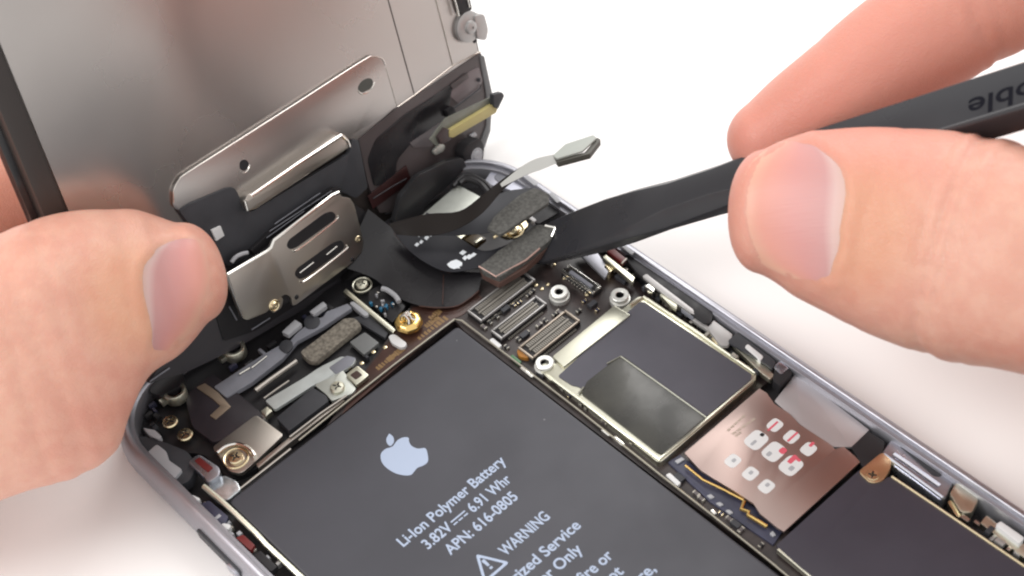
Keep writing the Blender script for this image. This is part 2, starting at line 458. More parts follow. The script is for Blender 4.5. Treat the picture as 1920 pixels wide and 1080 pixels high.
# standoffs
m_matte_tin = mat('matte_tin', (0.66, 0.66, 0.63), metal=0.6, rough=0.42)
def standoff_mesh(parent, loc):
    bm = bmesh.new()
    lathe(bm, [(1.25, -1.6), (1.35, -1.55), (1.35, -0.75), (1.15, -0.7), (1.15, -0.3), (1.18, -0.28), (1.18, -0.08), (1.08, 0), (0.62, 0), (0.52, -0.1)], 28)
    lathe(bm, [(0.52, -0.1), (0.5, -0.9), (0, -0.92)], 28, 1)
    return finish('standoff', bm, [m_matte_tin, m_black], parent, smooth=True, loc=loc)
st = standoff_mesh(board, pix(1048, 546, 4.1))
copy_of(st, 'standoff', board, pix(1162, 552, 4.1))
copy_of(st, 'standoff', board, pix(1021, 679, 4.1))

# screws: pan head with a cross slot
def screw_mesh(name, parent, loc, m, r=1.05, ring=True):
    bm = bmesh.new()
    lathe(bm, [(r, -0.5), (r, -0.16), (r * 0.86, 0.0), (r * 0.34, 0.05), (r * 0.26, -0.1), (0, -0.18)], 28)
    for a in range(4):
        ang = a * math.pi / 2 + 0.5
        d = Vector((math.cos(ang), math.sin(ang), 0)); n = Vector((-d.y, d.x, 0))
        p = [d * 0.12 * r - n * 0.11 * r, d * 0.62 * r - n * 0.11 * r, d * 0.62 * r + n * 0.11 * r, d * 0.12 * r + n * 0.11 * r]
        prism(bm, [q + Vector((0, 0, 0.055)) for q in p], Vector((0, 0, -0.02)), 0, 1)
    if ring:
        lathe(bm, [(r * 1.62, -0.6), (r * 1.62, -0.32), (r * 1.5, -0.24), (r * 1.36, -0.3), (r * 1.3, -0.6)], 28, 0)
    return finish(name, bm, [m, m_black], parent, smooth=True, loc=loc)
sc1 = screw_mesh('screw', phone, pix(678, 531, 3.6), m_cream, 0.85)
sc2 = screw_mesh('screw', phone, pix(632, 724, 3.7), m_cream, 0.95, False)
sc3 = screw_mesh('screw', phone, pix(441, 856, 3.6), m_palegold, 1.0, True)
sc4 = screw_mesh('screw', phone, pix(961, 428, 4.5), m_palegold, 0.95, True)
sc5 = screw_mesh('screw', phone, pix(1636, 890, 4.4), m_palegold, 0.8, False)
sc6 = screw_mesh('screw', phone, pix(318, 789, 3.4), m_palegold, 1.0, False)
copy_of(sc6, 'screw', phone, pix(346, 813, 3.2))
# gold star post with a spring clip on top
bm = bmesh.new()
n = 48; prof_ = [(1.2, -1.5), (1.6, -1.2), (1.8, -0.75), (1.82, -0.45), (1.65, -0.1), (1.3, 0.1), (1.05, 0.12), (0.95, -0.1), (0, -0.15)]
lathe(bm, prof_, n)
for v in bm.verts:
    a = math.atan2(v.co.y, v.co.x); r = math.hypot(v.co.x, v.co.y)
    k = 1 + 0.025 * math.cos(8 * a) if r > 1.2 * S else 1
    v.co.x *= k; v.co.y *= k
post = finish('gold_post', bm, m_gold, phone, smooth=True, loc=pix(765, 599, 4.4))
bm = bmesh.new()
for sx in (-1, 1):
    tube(bm, [Vector((sx * 0.75, 0.4, 0.1)), Vector((sx * 0.7, 0.3, 1.0)), Vector((sx * 0.25, 0.0, 1.25)), Vector((sx * 0.2, -0.5, 0.5)), Vector((sx * 0.5, -0.8, 0.1))], 0.2)
box(bm, -0.5, 0.5, -0.3, 0.5, 0.0, 1.05, 0.15)
finish('spring_clip', bm, m_shiny, post, smooth=True, loc=pix(765, 599, 4.4))

# small surface parts on the board
def cap_mesh(lx, ly, h, mats):
    bm = bmesh.new()
    box(bm, -lx / 2 + 0.2 * lx, lx / 2 - 0.2 * lx, -ly / 2, ly / 2, 0, h, 0.02, 0)
    for s_ in (-1, 1):
        a, b = sorted((s_ * lx / 2, s_ * (lx / 2 - 0.2 * lx + 0.001)))
        box(bm, a, b, -ly / 2 - 0.01, ly / 2 + 0.01, 0, h + 0.01, 0.02, 1)
    me_o = finish('capacitor', bm, mats, board)
    return me_o
protos = [cap_mesh(0.9, 0.45, 0.4, [m_brownflex, m_term]), cap_mesh(0.7, 0.4, 0.4, [m_black, m_term]), cap_mesh(1.2, 0.7, 0.55, [m_dkgrey, m_dkgrey]), cap_mesh(0.6, 0.35, 0.3, [m_navy, m_palegold])]
first = [True] * 4
spots = []
def scatter(a, b, n, jit):
    for k in range(n):
        t = (k + random.random()) / n
        spots.append((a[0] + (b[0] - a[0]) * t + random.uniform(-jit, jit), a[1] + (b[1] - a[1]) * t + random.uniform(-jit, jit)))
scatter((905, 618), (1010, 540), 8, 2); scatter((950, 655), (1055, 582), 8, 2)
scatter((1010, 640), (1090, 580), 4, 3); scatter((1000, 690), (1230, 862), 12, 3)
scatter((1140, 500), (1180, 535), 4, 4); scatter((1090, 560), (1140, 590), 4, 4)
scatter((1215, 545), (1420, 695), 13, 3); scatter((1250, 880), (1430, 1030), 9, 3)
scatter((1020, 500), (1050, 480), 3, 3); scatter((955, 505), (985, 495), 2, 3)
for i, s_ in enumerate(spots):
    k = random.randrange(4)
    loc = pix(s_[0], s_[1], 2.72); rz = random.choice((0, math.pi / 2))
    if first[k]:
        protos[k].location = loc * S; protos[k].rotation_euler = (0, 0, rz); first[k] = False
    else:
        copy_of(protos[k], 'capacitor', board, loc, rz)
for k in range(4):
    if first[k]: protos[k].location = pix(1000 + 20 * k, 600, 2.72) * S
# tiny plated test pads
bm = bmesh.new()
for p in ((1005, 534), (1016, 541), (1027, 533), (1038, 496), (1058, 521), (1100, 552), (722, 651), (700, 660), (678, 681), (1084, 604)):
    lathe(bm, [(0.28, -0.1), (0.28, 0.03), (0.2, 0.07), (0, 0.07)], 12, 0, pix(*p, 2.82))
finish('test_pads', bm, m_palegold, board, smooth=True)
# amber resin blob and green / white edge pieces
slab('resin_blob', [(968, 655), (985, 648), (998, 662), (990, 672), (972, 668)], 3.3, 0.6, m_orange, board, 0.4, 0.2)
for q, m_ in (([(917, 637), (924, 633), (941, 647), (934, 653)], m_white), ([(956, 668), (961, 664), (978, 678), (972, 683)], m_green), ([(974, 690), (980, 686), (1003, 704), (996, 708)], m_shiny),
              ([(1126, 806), (1131, 803), (1146, 814), (1141, 818)], m_shiny), ([(1148, 820), (1154, 816), (1172, 832), (1166, 836)], m_shiny), ([(1248, 890), (1256, 886), (1277, 905), (1270, 911)], m_white),
              ([(1331, 957), (1337, 954), (1345, 961), (1339, 965)], m_shiny)):
    slab('edge_contact', q, 3.2, 0.7, m_, board, 0.15)
# illegible gold lettering: rows of small dashes
gold_ink = mat('gold_ink', (0.22, 0.13, 0.05), rough=0.5)
for (a, b, n_) in (((806, 598), (826, 582), 5), ((783, 636), (838, 594), 9), ((797, 612), (822, 594), 6), ((706, 692), (756, 652), 10)):
    polys = []
    for k in range(n_):
        t = (k + 0.5) / n_; c = pix(a[0] + (b[0] - a[0]) * t, a[1] + (b[1] - a[1]) * t, 2.80)
        wd, hh = random.uniform(0.14, 0.3), random.uniform(0.3, 0.5)
        polys.append([c + Vector((-wd, -hh, 0)), c + Vector((wd, -hh, 0)), c + Vector((wd * random.uniform(.4, 1), hh, 0)), c + Vector((-wd, hh * random.uniform(.5, 1), 0))])
    flat('gold_lettering', polys, Vector((0, 0, -0.015)), gold_ink, board)

# ---------------- chip shield with its thermal pad
shield = slab('chip_shield', [(1022, 697), (1196, 556), (1210, 556), (1418, 698), (1416, 716), (1240, 866), (1232, 866)], 3.7, 1.0, m_cream, board, 0.3, 0.12)
slab('thermal_pad', [(1046, 705), (1198, 566), (1208, 566), (1410, 702), (1408, 712), (1240, 850), (1100, 738), (1086, 725), (1072, 722)], 3.82, 0.3, m_pad, shield, 0.3, 0.04)
slab('shield_rail', [(1036, 668), (1152, 572), (1182, 590), (1056, 688)], 4.1, 0.6, m_cream, shield, 0.15, 0.1)
slab('adhesive_film', [(1090, 738), (1100, 715), (1160, 668), (1170, 668), (1326, 782), (1243, 852), (1232, 848)], 3.92, 0.16, m_olive, shield, 0.3, 0.12)
bm = bmesh.new()
tube(bm, [pix(*p, 3.95) for p in ((1138, 682), (1164, 668), (1240, 722), (1325, 783))], 0.11)
tube(bm, [pix(*p, 3.95) for p in ((1085, 738), (1094, 726))], 0.13)
tube(bm, [pix(*p, 3.95) for p in ((1246, 850), (1290, 815), (1322, 786))], 0.1)
finish('film_edge', bm, mat('film_glint', (0.24, 0.24, 0.20), metal=0.3, rough=0.3), shield, smooth=True)
bm = bmesh.new()
tube(bm, [pix(*p, 3.78) for p in ((1036, 712), (1090, 752), (1160, 806), (1236, 862), (1330, 783), (1414, 712), (1416, 700), (1300, 618), (1207, 557), (1182, 572))], 0.22)
finish('shield_rim', bm, m_cream, shield, smooth=True)
slab('shield_tab', [(1008, 690), (1030, 672), (1050, 690), (1044, 700), (1056, 708), (1046, 718), (1030, 712)], 3.6, 0.5, m_cream, shield, 0.15, 0.06)

# ---------------- SIM reader
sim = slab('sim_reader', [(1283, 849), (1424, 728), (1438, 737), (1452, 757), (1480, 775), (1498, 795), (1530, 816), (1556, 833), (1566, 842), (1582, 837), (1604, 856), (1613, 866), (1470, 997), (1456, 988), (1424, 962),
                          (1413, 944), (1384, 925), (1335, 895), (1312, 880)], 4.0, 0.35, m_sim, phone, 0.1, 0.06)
marks, mis = [], []
def mark(cx, cy, wx, wy, mi, z=4.02):
    c = pix(cx, cy, z)
    pts = fillet([c + Vector((sx * wx, sy * wy, 0)) for sx, sy in ((-1, -1), (1, -1), (1, 1), (-1, 1))], min(wx, wy) * 0.7, 3)
    marks.append(pts); mis.append(mi)
for c in ((1453, 797), (1484, 819), (1516, 842), (1374, 864), (1407, 888), (1437, 912)): mark(*c, 0.92, 0.78, 0)
for c in ((1418, 825), (1451, 847), (1483, 873)): mark(*c, 1.35, 1.1, 0)
for c in ((1449, 799), (1486, 819)): mark(*c, 0.9, 0.13, 1, 4.04)
mark(1522, 833, 0.4, 0.2, 1, 4.04); mark(1468, 845, 0.45, 0.4, 1, 4.04); mark(1486, 861, 0.7, 0.3, 1, 4.04); mark(1497, 862, 0.2, 0.3, 1, 4.04)
mark(1429, 815, 0.25, 0.25, 2, 4.04); mark(1413, 830, 0.45, 0.18, 3, 4.04); mark(1442, 851, 0.35, 0.25, 3, 4.04); mark(1484, 878, 0.35, 0.28, 3, 4.04)
for c in ((1376, 863), (1408, 886), (1439, 909)): mark(*c, 0.28, 0.22, 3, 4.04)
flat('printed_marks', marks, Vector((0, 0, -0.015)), [m_white, m_red, m_black, m_lgrey], sim, mis)
polys = []
for a, b in (((1364, 808), (1398, 777)), ((1373, 814), (1418, 783)), ((1379, 818), (1390, 809))):
    for k in range(5):
        p, q = pix(*a, 4.02), pix(*b, 4.02); d_ = q - p; p = p + d_ * (k / 5); q = p + d_ * 0.15; n_ = Vector((0, 0.15, 0)); polys.append([p - n_, q - n_, q + n_, p + n_])
flat('faint_lettering', polys, Vector((0, 0, -0.015)), mat('faint_ink', (0.42, 0.34, 0.28), rough=0.5), sim)
slab('sim_tray_cover', [(1452, 752), (1492, 700), (1630, 806), (1597, 838), (1560, 838), (1500, 796)], 3.75, 0.4, mat('tray_aluminium', (0.50, 0.48, 0.49), metal=0.7, rough=0.42), phone, 0.1)
slab('sim_contact_board', [(1252, 866), (1275, 852), (1312, 882), (1400, 940), (1468, 995), (1450, 1022), (1330, 940)], 3.0, 0.8, m_navy, phone, 0.1)
bm = bmesh.new()
tube(bm, [pix(*p, 3.5) for p in ((1285, 873), (1318, 900), (1350, 915), (1394, 938))], 0.16)
tube(bm, [pix(*p, 3.6) for p in ((1396, 940), (1390, 955), (1404, 960), (1402, 966), (1412, 972), (1438, 988))], 0.26)
finish('contact_spring', bm, m_gold, phone, smooth=True)
for q in ([(1325, 929), (1333, 926), (1340, 932), (1332, 935)], [(1342, 943), (1350, 941), (1357, 946), (1350, 949)], [(1360, 957), (1367, 955), (1375, 961), (1368, 964)], [(1265, 864), (1278, 857), (1284, 861), (1271, 869)], [(1443, 1000), (1449, 995), (1455, 1003), (1449, 1006)]):
    slab('solder_pad', q, 3.2, 0.3, m_lgrey, phone, 0.08)
# board cover at lower right and its bright rails
cover = slab('board_cover', [(1455, 1022), (1612, 880), (1640, 905), (1668, 893), (1925, 1064), (2300, 1330), (2050, 1500), (1500, 1062)], 4.1, 1.2, mat('cover_film', (0.044, 0.039, 0.052), rough=0.5, noise=0.08, nscale=12, bump=0.02, bscale=40, spec=0.35), phone, 0.2, 0.12)
slab('cover_rail', [(1456, 1030), (1470, 1022), (1560, 1092), (1700, 1200), (1680, 1212), (1540, 1100)], 4.0, 0.8, m_cream, cover, 0.15, 0.15)
bm = bmesh.new()
tube(bm, [pix(*p, 4.1) for p in ((1672, 894), (1760, 953), (1925, 1065), (2300, 1330))], 0.17)
finish('cover_edge', bm, m_palegold, cover, smooth=True)

# ---------------- right-hand wall: lug, pockets, brackets
slab('screw_lug', [(1608, 884), (1655, 846), (1672, 860), (1670, 880), (1655, 903), (1632, 907)], 4.3, 1.6, m_palegold, phone, 0.6, 0.15)
slab('corner_block', [(1596, 838), (1628, 808), (1660, 828), (1655, 850), (1620, 878)], 4.0, 2.4, m_black, phone, 0.2)
slab('wall_shelf', [(1652, 850), (1672, 822), (1702, 830), (1790, 898), (1776, 928), (1766, 940), (1680, 878)], 3.9, 2.4, m_alu_in, phone, 0.5, 0.3)
bm = bmesh.new()
tube(bm, [pix(*p, 4.1) for p in ((1658, 853), (1700, 884), (1768, 934))], 0.22)
tube(bm, [pix(*p, 4.0) for p in ((1676, 852), (1700, 868), (1762, 912))], 0.3)
finish('shelf_ridge', bm, mat('bright_aluminium', (0.75, 0.76, 0.82), metal=1, rough=0.18), phone, smooth=True)
slab('wall_groove', [(1686, 836), (1698, 834), (1768, 886), (1764, 894), (1750, 892)], 3.98, 0.3, m_dkgrey, phone, 0.3, 0.05)
slab('antenna_contact', [(1780, 925), (1794, 902), (1836, 935), (1822, 962), (1800, 960)], 4.2, 1.4, m_cream, phone, 0.4, 0.25)
slab('antenna_contact', [(1776, 940), (1788, 934), (1812, 960), (1808, 978), (1792, 966)], 3.4, 1.0, m_palegold, phone, 0.3, 0.2)
slab('white_block', [(1866, 984), (1876, 976), (1922, 1008), (1912, 1020)], 4.6, 1.0, m_white, phone, 0.3, 0.15)
slab('button_frame', [(1838, 980), (1850, 966), (1930, 1028), (1925, 1050)], 3.8, 1.2, m_cream, phone, 0.2)
# button pocket in the upper right wall
slab('button_pocket', [(1168, 478), (1200, 474), (1338, 580), (1334, 606), (1320, 606), (1195, 512)], 4.72, 0.5, m_black, phone, 0.7, 0.05)
slab('button_seal', [(1138, 470), (1146, 462), (1174, 484), (1166, 492)], 4.9, 0.8, m_maroon, phone, 0.1)
bm = bmesh.new()
tube(bm, [pix(*p, 4.9) for p in ((1133, 470), (1140, 461))], 0.2)
tube(bm, [pix(*p, 4.9) for p in ((1166, 494), (1175, 485))], 0.15)
finish('seal_clip', bm, m_steel, phone, smooth=True)
slab('button_bracket', [(1130, 482), (1136, 477), (1190, 520), (1186, 530), (1164, 510)], 4.5, 0.8, m_cream, phone, 0.15)
slab('button_bracket', [(1204, 518), (1212, 513), (1250, 542), (1300, 580), (1302, 590), (1294, 586), (1240, 548)], 4.8, 0.4, m_rail, phone, 0.2)
slab('button_bracket', [(1208, 536), (1218, 531), (1228, 541), (1224, 548), (1214, 545)], 4.6, 0.7, m_shiny, phone, 0.15)
slab('button_bracket', [(1236, 552), (1244, 549), (1270, 570), (1268, 580), (1258, 574)], 4.6, 0.7, m_cream, phone, 0.15)
slab('button_bracket', [(1276, 578), (1288, 574), (1306, 590), (1300, 596)], 4.4, 0.7, m_grey, phone, 0.15)
slab('side_rail', [(1298, 600), (1304, 595), (1340, 619), (1334, 624)], 4.4, 0.5, m_rail, phone, 0.15)
slab('side_contact', [(1326, 615), (1338, 600), (1374, 627), (1366, 648), (1352, 648), (1345, 640)], 4.5, 0.5, m_rail, phone, 0.2)
slab('side_contact', [(1328, 630), (1338, 624), (1352, 640), (1345, 646)], 4.0, 0.6, m_palegold, phone, 0.2)
slab('side_rail', [(1372, 645), (1380, 640), (1436, 684), (1452, 704), (1444, 712), (1428, 700)], 4.2, 0.8, m_cream, phone, 0.15)
slab('white_block', [(1396, 650), (1402, 644), (1432, 668), (1426, 676)], 4.9, 0.9, m_white, phone, 0.25, 0.15)
slab('side_recess', [(1364, 640), (1382, 622), (1456, 678), (1448, 692), (1436, 682)], 4.71, 0.4, m_dkgrey, phone, 0.4, 0.05)
slab('corner_foot', [(1448, 712), (1452, 694), (1472, 682), (1486, 700), (1462, 724)], 4.5, 1.6, m_black, phone, 0.3)
slab('corner_foot', [(1450, 688), (1462, 676), (1480, 690), (1464, 702)], 4.6, 1.2, m_alu_in, phone, 0.3)
slab('coil_contact', [(1128, 500), (1138, 490), (1152, 502), (1142, 514)], 4.0, 1.6, m_palegold, phone, 0.5, 0.2)
slab('corner_plate', [(1078, 468), (1112, 462), (1142, 506), (1134, 522)], 4.0, 0.4, m_alu, phone, 0.2)
for q in ([(1160, 458), (1166, 455), (1190, 473), (1184, 477)], [(982, 332), (988, 328), (1010, 344), (1002, 348)], [(1028, 363), (1036, 360), (1052, 376), (1044, 380)]):
    slab('rim_slot', q, 5.49, 0.2, m_lgrey, case, 0.2, 0.03)

# ---------------- top right: camera corner
slab('camera_housing', [(790, 404), (858, 346), (908, 372), (880, 408), (850, 440), (812, 432)], 4.9, 2.6, m_sage, phone, 0.3, 0.12)
slab('camera_housing', [(828, 432), (880, 422), (890, 428), (858, 452)], 4.0, 1.6, m_cream, phone, 0.15)
bm = bmesh.new()
tube(bm, catmull([pix(*p, 5.2) for p in ((862, 345), (876, 336), (900, 345), (915, 362))], 12), 0.5)
tube(bm, catmull([pix(*p, 5.2) for p in ((850, 350), (874, 328), (906, 340), (925, 360))], 12), 0.35)
finish('jack_gasket', bm, m_black, phone, smooth=True)
slab('corner_shelf', [(905, 345), (920, 322), (955, 318), (1010, 350), (1040, 382), (1000, 372), (940, 350)], 4.2, 0.8, mat('pale_aluminium', (0.55, 0.56, 0.64), metal=0.6, rough=0.4), phone, 0.4)
slab('corner_pad', [(924, 330), (945, 318), (968, 322), (960, 338), (935, 342)], 4.35, 0.2, m_grey, phone, 0.6)
slab('corner_well', [(1026, 372), (1048, 382), (1048, 398), (1010, 420), (985, 410)], 4.25, 0.3, m_black, phone, 0.3)
slab('cream_blob', [(912, 372), (930, 360), (934, 372), (924, 378)], 5.2, 1.0, m_white, phone, 0.5, 0.3)
slab('screw_plate', [(935, 440), (952, 418), (984, 407), (990, 422), (976, 438), (950, 446)], 4.0, 0.5, m_palegold, phone, 0.2)
slab('contact_bar', [(986, 404), (992, 401), (1006, 412), (1000, 416)], 4.5, 0.7, m_white, phone, 0.15)
slab('amber_part', [(868, 448), (890, 436), (912, 446), (892, 462)], 3.6, 0.6, mat('dark_amber', (0.05, 0.03, 0.008), rough=0.3), phone, 0.2)
slab('contact_bar', [(889, 452), (902, 444), (905, 447), (892, 456)], 4.0, 0.4, m_cream, phone, 0.1)

# ---------------- upper left: modules under the display
slab('module_tray', [(262, 760), (330, 690), (430, 640), (640, 530), (700, 505), (770, 560), (726, 640), (640, 765), (480, 880), (430, 900), (380, 850), (290, 850), (262, 800)], 2.0, 0.8, m_black, phone, 1.0)
slab('audio_bracket', [(401, 725), (424, 745), (472, 717), (530, 672), (556, 640), (604, 614), (660, 577), (652, 569), (612, 584), (606, 594), (586, 600), (555, 626), (545, 638), (520, 650), (492, 666), (455, 690)], 3.3, 0.7, m_grey, phone, 0.2)
slab('dark_disc', [(568, 602), (578, 590), (596, 592), (602, 604), (592, 616), (574, 616)], 3.42, 0.2, m_dkgrey, phone, 0.8)
slab('dark_disc', [(520, 650), (532, 636), (548, 638), (550, 652), (536, 664)], 3.42, 0.2, m_dkgrey, phone, 0.7)
slab('bracket_pad', [(528, 622), (553, 599), (566, 607), (540, 628)], 3.9, 0.7, m_lgrey, phone, 0.15)
slab('bracket_pad', [(580, 584), (606, 565), (613, 572), (588, 590)], 3.9, 0.7, m_lgrey, phone, 0.15)
bm = bmesh.new()
for a, b in (((449, 702), (469, 690)), ((472, 690), (500, 668))):
    tube(bm, [pix(*a, 3.45), pix(*b, 3.45)], 0.12)
finish('bracket_glint', bm, m_shiny, phone, smooth=True)
slab('textured_pad', [(562, 660), (646, 596), (666, 596), (678, 610), (592, 678), (578, 676)], 3.3, 0.9, m_tanfoam, phone, 0.5, 0.12)
slab('grey_pad', [(655, 641), (684, 622), (711, 642), (682, 665)], 3.0, 0.6, mat('satin_grey', (0.16, 0.165, 0.165), rough=0.45), phone, 0.25, 0.15)
slab('antenna_plate', [(497, 751), (575, 705), (600, 688), (640, 668), (668, 672), (662, 684), (630, 703), (588, 722), (515, 768)], 3.2, 0.5, mat('silver_film', (0.50, 0.53, 0.52), metal=0.3, rough=0.4, noise=0.05), phone, 0.3)
slab('antenna_tip', [(616, 689), (650, 666), (668, 671), (660, 684), (630, 702)], 3.25, 0.3, m_grey, phone, 0.3)
bm = bmesh.new()
tube(bm, [pix(*p, 3.2) for p in ((479, 733), (505, 713), (556, 677))], 0.36)
tube(bm, [pix(*p, 3.0) for p in ((495, 747), (520, 729), (542, 714))], 0.14)
finish('metal_rod', bm, m_steel, phone, smooth=True)
slab('screw_plate', [(590, 722), (628, 698), (640, 690), (668, 728), (660, 738), (622, 752), (612, 740)], 3.2, 0.5, m_sage, phone, 0.3)
slab('square_clip', [(648, 702), (670, 685), (692, 703), (668, 722)], 3.6, 0.7, m_cream, phone, 0.25)
slab('square_clip_hole', [(656, 703), (669, 694), (680, 703), (667, 712)], 3.63, 0.1, mat('brown_void', (0.05, 0.025, 0.02), rough=0.6), phone, 0.2, 0.02)
slab('dark_module', [(518, 783), (586, 726), (612, 742), (616, 752), (542, 808)], 3.4, 1.4, m_dkgrey, phone, 0.2)
slab('side_bars', [(480, 870), (560, 806), (642, 745), (646, 750), (566, 812), (484, 877)], 3.4, 1.0, m_steel, phone, 0.1)
bm = bmesh.new()
tube(bm, [pix(*p, 3.0) for p in ((440, 925), (500, 878), (545, 842))], 0.22)
tube(bm, [pix(*p, 3.6) for p in ((543, 820), (600, 776), (650, 742))], 0.18)
finish('metal_wire', bm, m_steel, phone, smooth=True)
slab('gold_clip', [(488, 771), (500, 761), (511, 770), (498, 781)], 3.6, 0.8, m_cream, phone, 0.2, 0.15)
slab('jack_module', [(346, 742), (398, 700), (430, 724), (488, 772), (496, 784), (452, 812), (400, 830), (360, 800)], 3.0, 1.3, mat('purple_black', (0.026, 0.021, 0.026), rough=0.4, noise=0.15, nscale=30), phone, 0.6, 0.15)
slab('gold_corner', [(368, 726), (384, 718), (410, 736), (433, 762), (404, 786), (393, 779), (413, 761), (398, 747)], 3.15, 0.3, mat('tan_metal', (0.30, 0.235, 0.175), metal=0.5, rough=0.4), phone, 0.15)
tb_ = slab('corner_bracket', [(398, 838), (480, 777), (532, 815), (478, 866), (452, 888), (430, 884)], 3.2, 0.6, m_steel, phone, 0.5, 0.1)
bm = bmesh.new()
tube(bm, catmull([pix(*p, 3.45) for p in ((408, 850), (424, 838), (446, 833), (468, 842), (478, 856))], 14), 0.3)
finish('bracket_highlight', bm, m_shiny, tb_, smooth=True)  # bright arc added as the curved highlight round the screw
# ring clips
def ring_clip(px, py, z, r, parent):
    bm = bmesh.new(); c = pix(px, py, z)
    lathe(bm, [(r * 0.8, -1.6), (r, -1.5), (r, -0.25), (r * 0.9, 0.0), (r * 0.72, 0.0), (r * 0.64, -0.15)], 24, 0, c)
    lathe(bm, [(r * 0.64, -0.15), (r * 0.6, -0.9), (r * 0.3, -0.9), (r * 0.28, -0.5), (0, -0.5)], 24, 1, c)
    box(bm, c.x - r * 1.5, c.x - r * 0.7, c.y - 0.45, c.y + 0.45, c.z - 1.0, c.z - 0.35, 0.15, 0)
    return finish('ring_clip', bm, [m_cream, m_black], parent, smooth=True)
ring_clip(437, 650, 4.6, 1.55, phone); ring_clip(326, 731, 4.2, 1.5, phone)
slab('black_corner_plate', [(283, 716), (322, 690), (345, 700), (338, 724), (300, 742), (280, 735)], 4.4, 1.2, m_black, phone, 0.4)
slab('grey_insert', [(268, 855), (294, 832), (312, 846), (316, 862), (342, 880), (326, 898), (306, 886), (292, 890)], 4.2, 1.2, m_lgrey, phone, 0.4, 0.12)
slab('dark_insert', [(246, 838), (262, 815), (300, 826), (352, 846), (368, 872), (356, 902), (330, 912), (300, 898)], 3.7, 1.6, m_dkgrey, phone, 0.8)
slab('insert_tab', [(268, 802), (290, 806), (303, 818), (298, 824), (280, 816)], 4.0, 0.8, m_lgrey, phone, 0.2)
slab('seal_frame', [(352, 866), (372, 850), (412, 876), (412, 892), (390, 906), (384, 896)], 4.3, 1.4, m_alu_in, phone, 0.5, 0.2)
slab('seal_dot', [(364, 864), (374, 857), (400, 877), (390, 886)], 4.36, 0.1, m_maroon, phone, 0.2, 0.03)
slab('corner_contact', [(382, 914), (420, 890), (445, 902), (452, 918), (428, 938), (405, 934)], 3.4, 1.4, mat('satin_nickel', (0.60, 0.64, 0.66), metal=0.8, rough=0.25, noise=0.3, nscale=60), phone, 0.4, 0.2)
bm = bmesh.new()
tube(bm, [pix(*p, 4.2) for p in ((382, 912), (410, 935), (440, 962), (480, 1000), (500, 1022), (560, 1078), (640, 1155))], 0.35)
finish('inner_rail', bm, m_cream, phone, smooth=True)
slab('white_contact', [(350, 935), (358, 926), (376, 934), (368, 944)], 4.4, 0.9, m_white, phone, 0.3, 0.15)
slab('switch_body', [(372, 946), (392, 938), (428, 968), (422, 984), (402, 980)], 4.2, 1.0, m_navy, phone, 0.2)
slab('white_contact', [(408, 986), (420, 980), (434, 984), (428, 994)], 4.4, 0.9, m_white, phone, 0.3, 0.15)
slab('white_contact', [(420, 1000), (430, 994), (440, 1000), (432, 1006)], 4.4, 0.9, m_lgrey, phone, 0.3, 0.15)
slab('button_seal', [(442, 1008), (456, 1002), (478, 1022), (470, 1032)], 4.7, 0.8, m_maroon, phone, 0.15)
slab('switch_body', [(474, 1040), (488, 1032), (520, 1062), (508, 1072)], 4.2, 1.0, m_black, phone, 0.2)
# fine clips, contacts and screws that crowd the corner and the rails
random.seed(21)
def crowd(line, n, jit, zs, kinds, size):
    for k in range(n):
        t = (k + random.random()) / n * (len(line) - 1); i = min(int(t), len(line) - 2); f = t - i
        px = line[i][0] + (line[i + 1][0] - line[i][0]) * f + random.uniform(-jit, jit)
        py = line[i][1] + (line[i + 1][1] - line[i][1]) * f + random.uniform(-jit, jit)
        c = pix(px, py, random.uniform(*zs)); a, b = random.uniform(.5, 1) * size, random.uniform(.3, .6) * size
        if random.random() < 0.5: a, b = b, a
        bm = bmesh.new(); box(bm, c.x - a, c.x + a, c.y - b, c.y + b, c.z - 0.8, c.z, 0.08)
        finish(random.choice(('metal_clip', 'spring_contact', 'solder_pad')), bm, random.choice(kinds), phone, smooth=True)
met = [m_rail, m_steel, m_black, m_dkgrey, m_term]
crowd([(1170, 500), (1250, 560), (1330, 625), (1440, 705)], 16, 6, (3.4, 4.3), met, 0.55)
crowd([(1800, 960), (1860, 1000), (1920, 1040)], 8, 5, (3.4, 4.2), met, 0.6)
crowd([(370, 935), (430, 985), (520, 1062)], 11, 6, (3.6, 4.3), met + [m_lgrey], 0.5)
crowd([(300, 750), (285, 780), (300, 830)], 7, 10, (2.8, 3.5), [m_dkgrey, m_black, m_rail, m_navy], 0.6)
crowd([(440, 690), (520, 630), (640, 560)], 9, 9, (2.8, 3.3), [m_dkgrey, m_black, m_grey, m_navy], 0.7)
crowd([(470, 800), (540, 740), (600, 690)], 6, 8, (2.8, 3.2), [m_dkgrey, m_rail, m_black], 0.5)
crowd([(700, 650), (660, 690), (620, 720)], 5, 8, (2.8, 3.0), [m_dkgrey, m_palegold, m_black], 0.35)
# side switch on the outside of the left wall
def left_pt(y, z, out): return Vector((out, y, z))
bm = bmesh.new()
prism(bm, fillet([Vector((-0.12, y, z)) for y, z in ((-16.5, 2.3), (-25.2, 2.3), (-25.2, 4.0), (-16.5, 4.0))], 0.5), Vector((0.7, 0, 0)), 0.08)
finish('mute_switch_slot', bm, m_dkgrey, phone, smooth=True)
bm = bmesh.new()
prism(bm, fillet([Vector((-0.45, y, z)) for y, z in ((-22.9, 2.45), (-25.0, 2.45), (-25.0, 3.85), (-22.9, 3.85))], 0.4), Vector((0.8, 0, 0)), 0.1)
finish('mute_switch', bm, m_alu_in, phone, smooth=True)
for y0 in (-33.0, -46.0):
    bm = bmesh.new()
    prism(bm, fillet([Vector((-0.5, y, z)) for y, z in ((y0, 2.1), (y0 - 10, 2.1), (y0 - 10, 4.1), (y0, 4.1))], 0.9), Vector((0.9, 0, 0)), 0.15)
    finish('volume_button', bm, m_alu, phone, smooth=True)

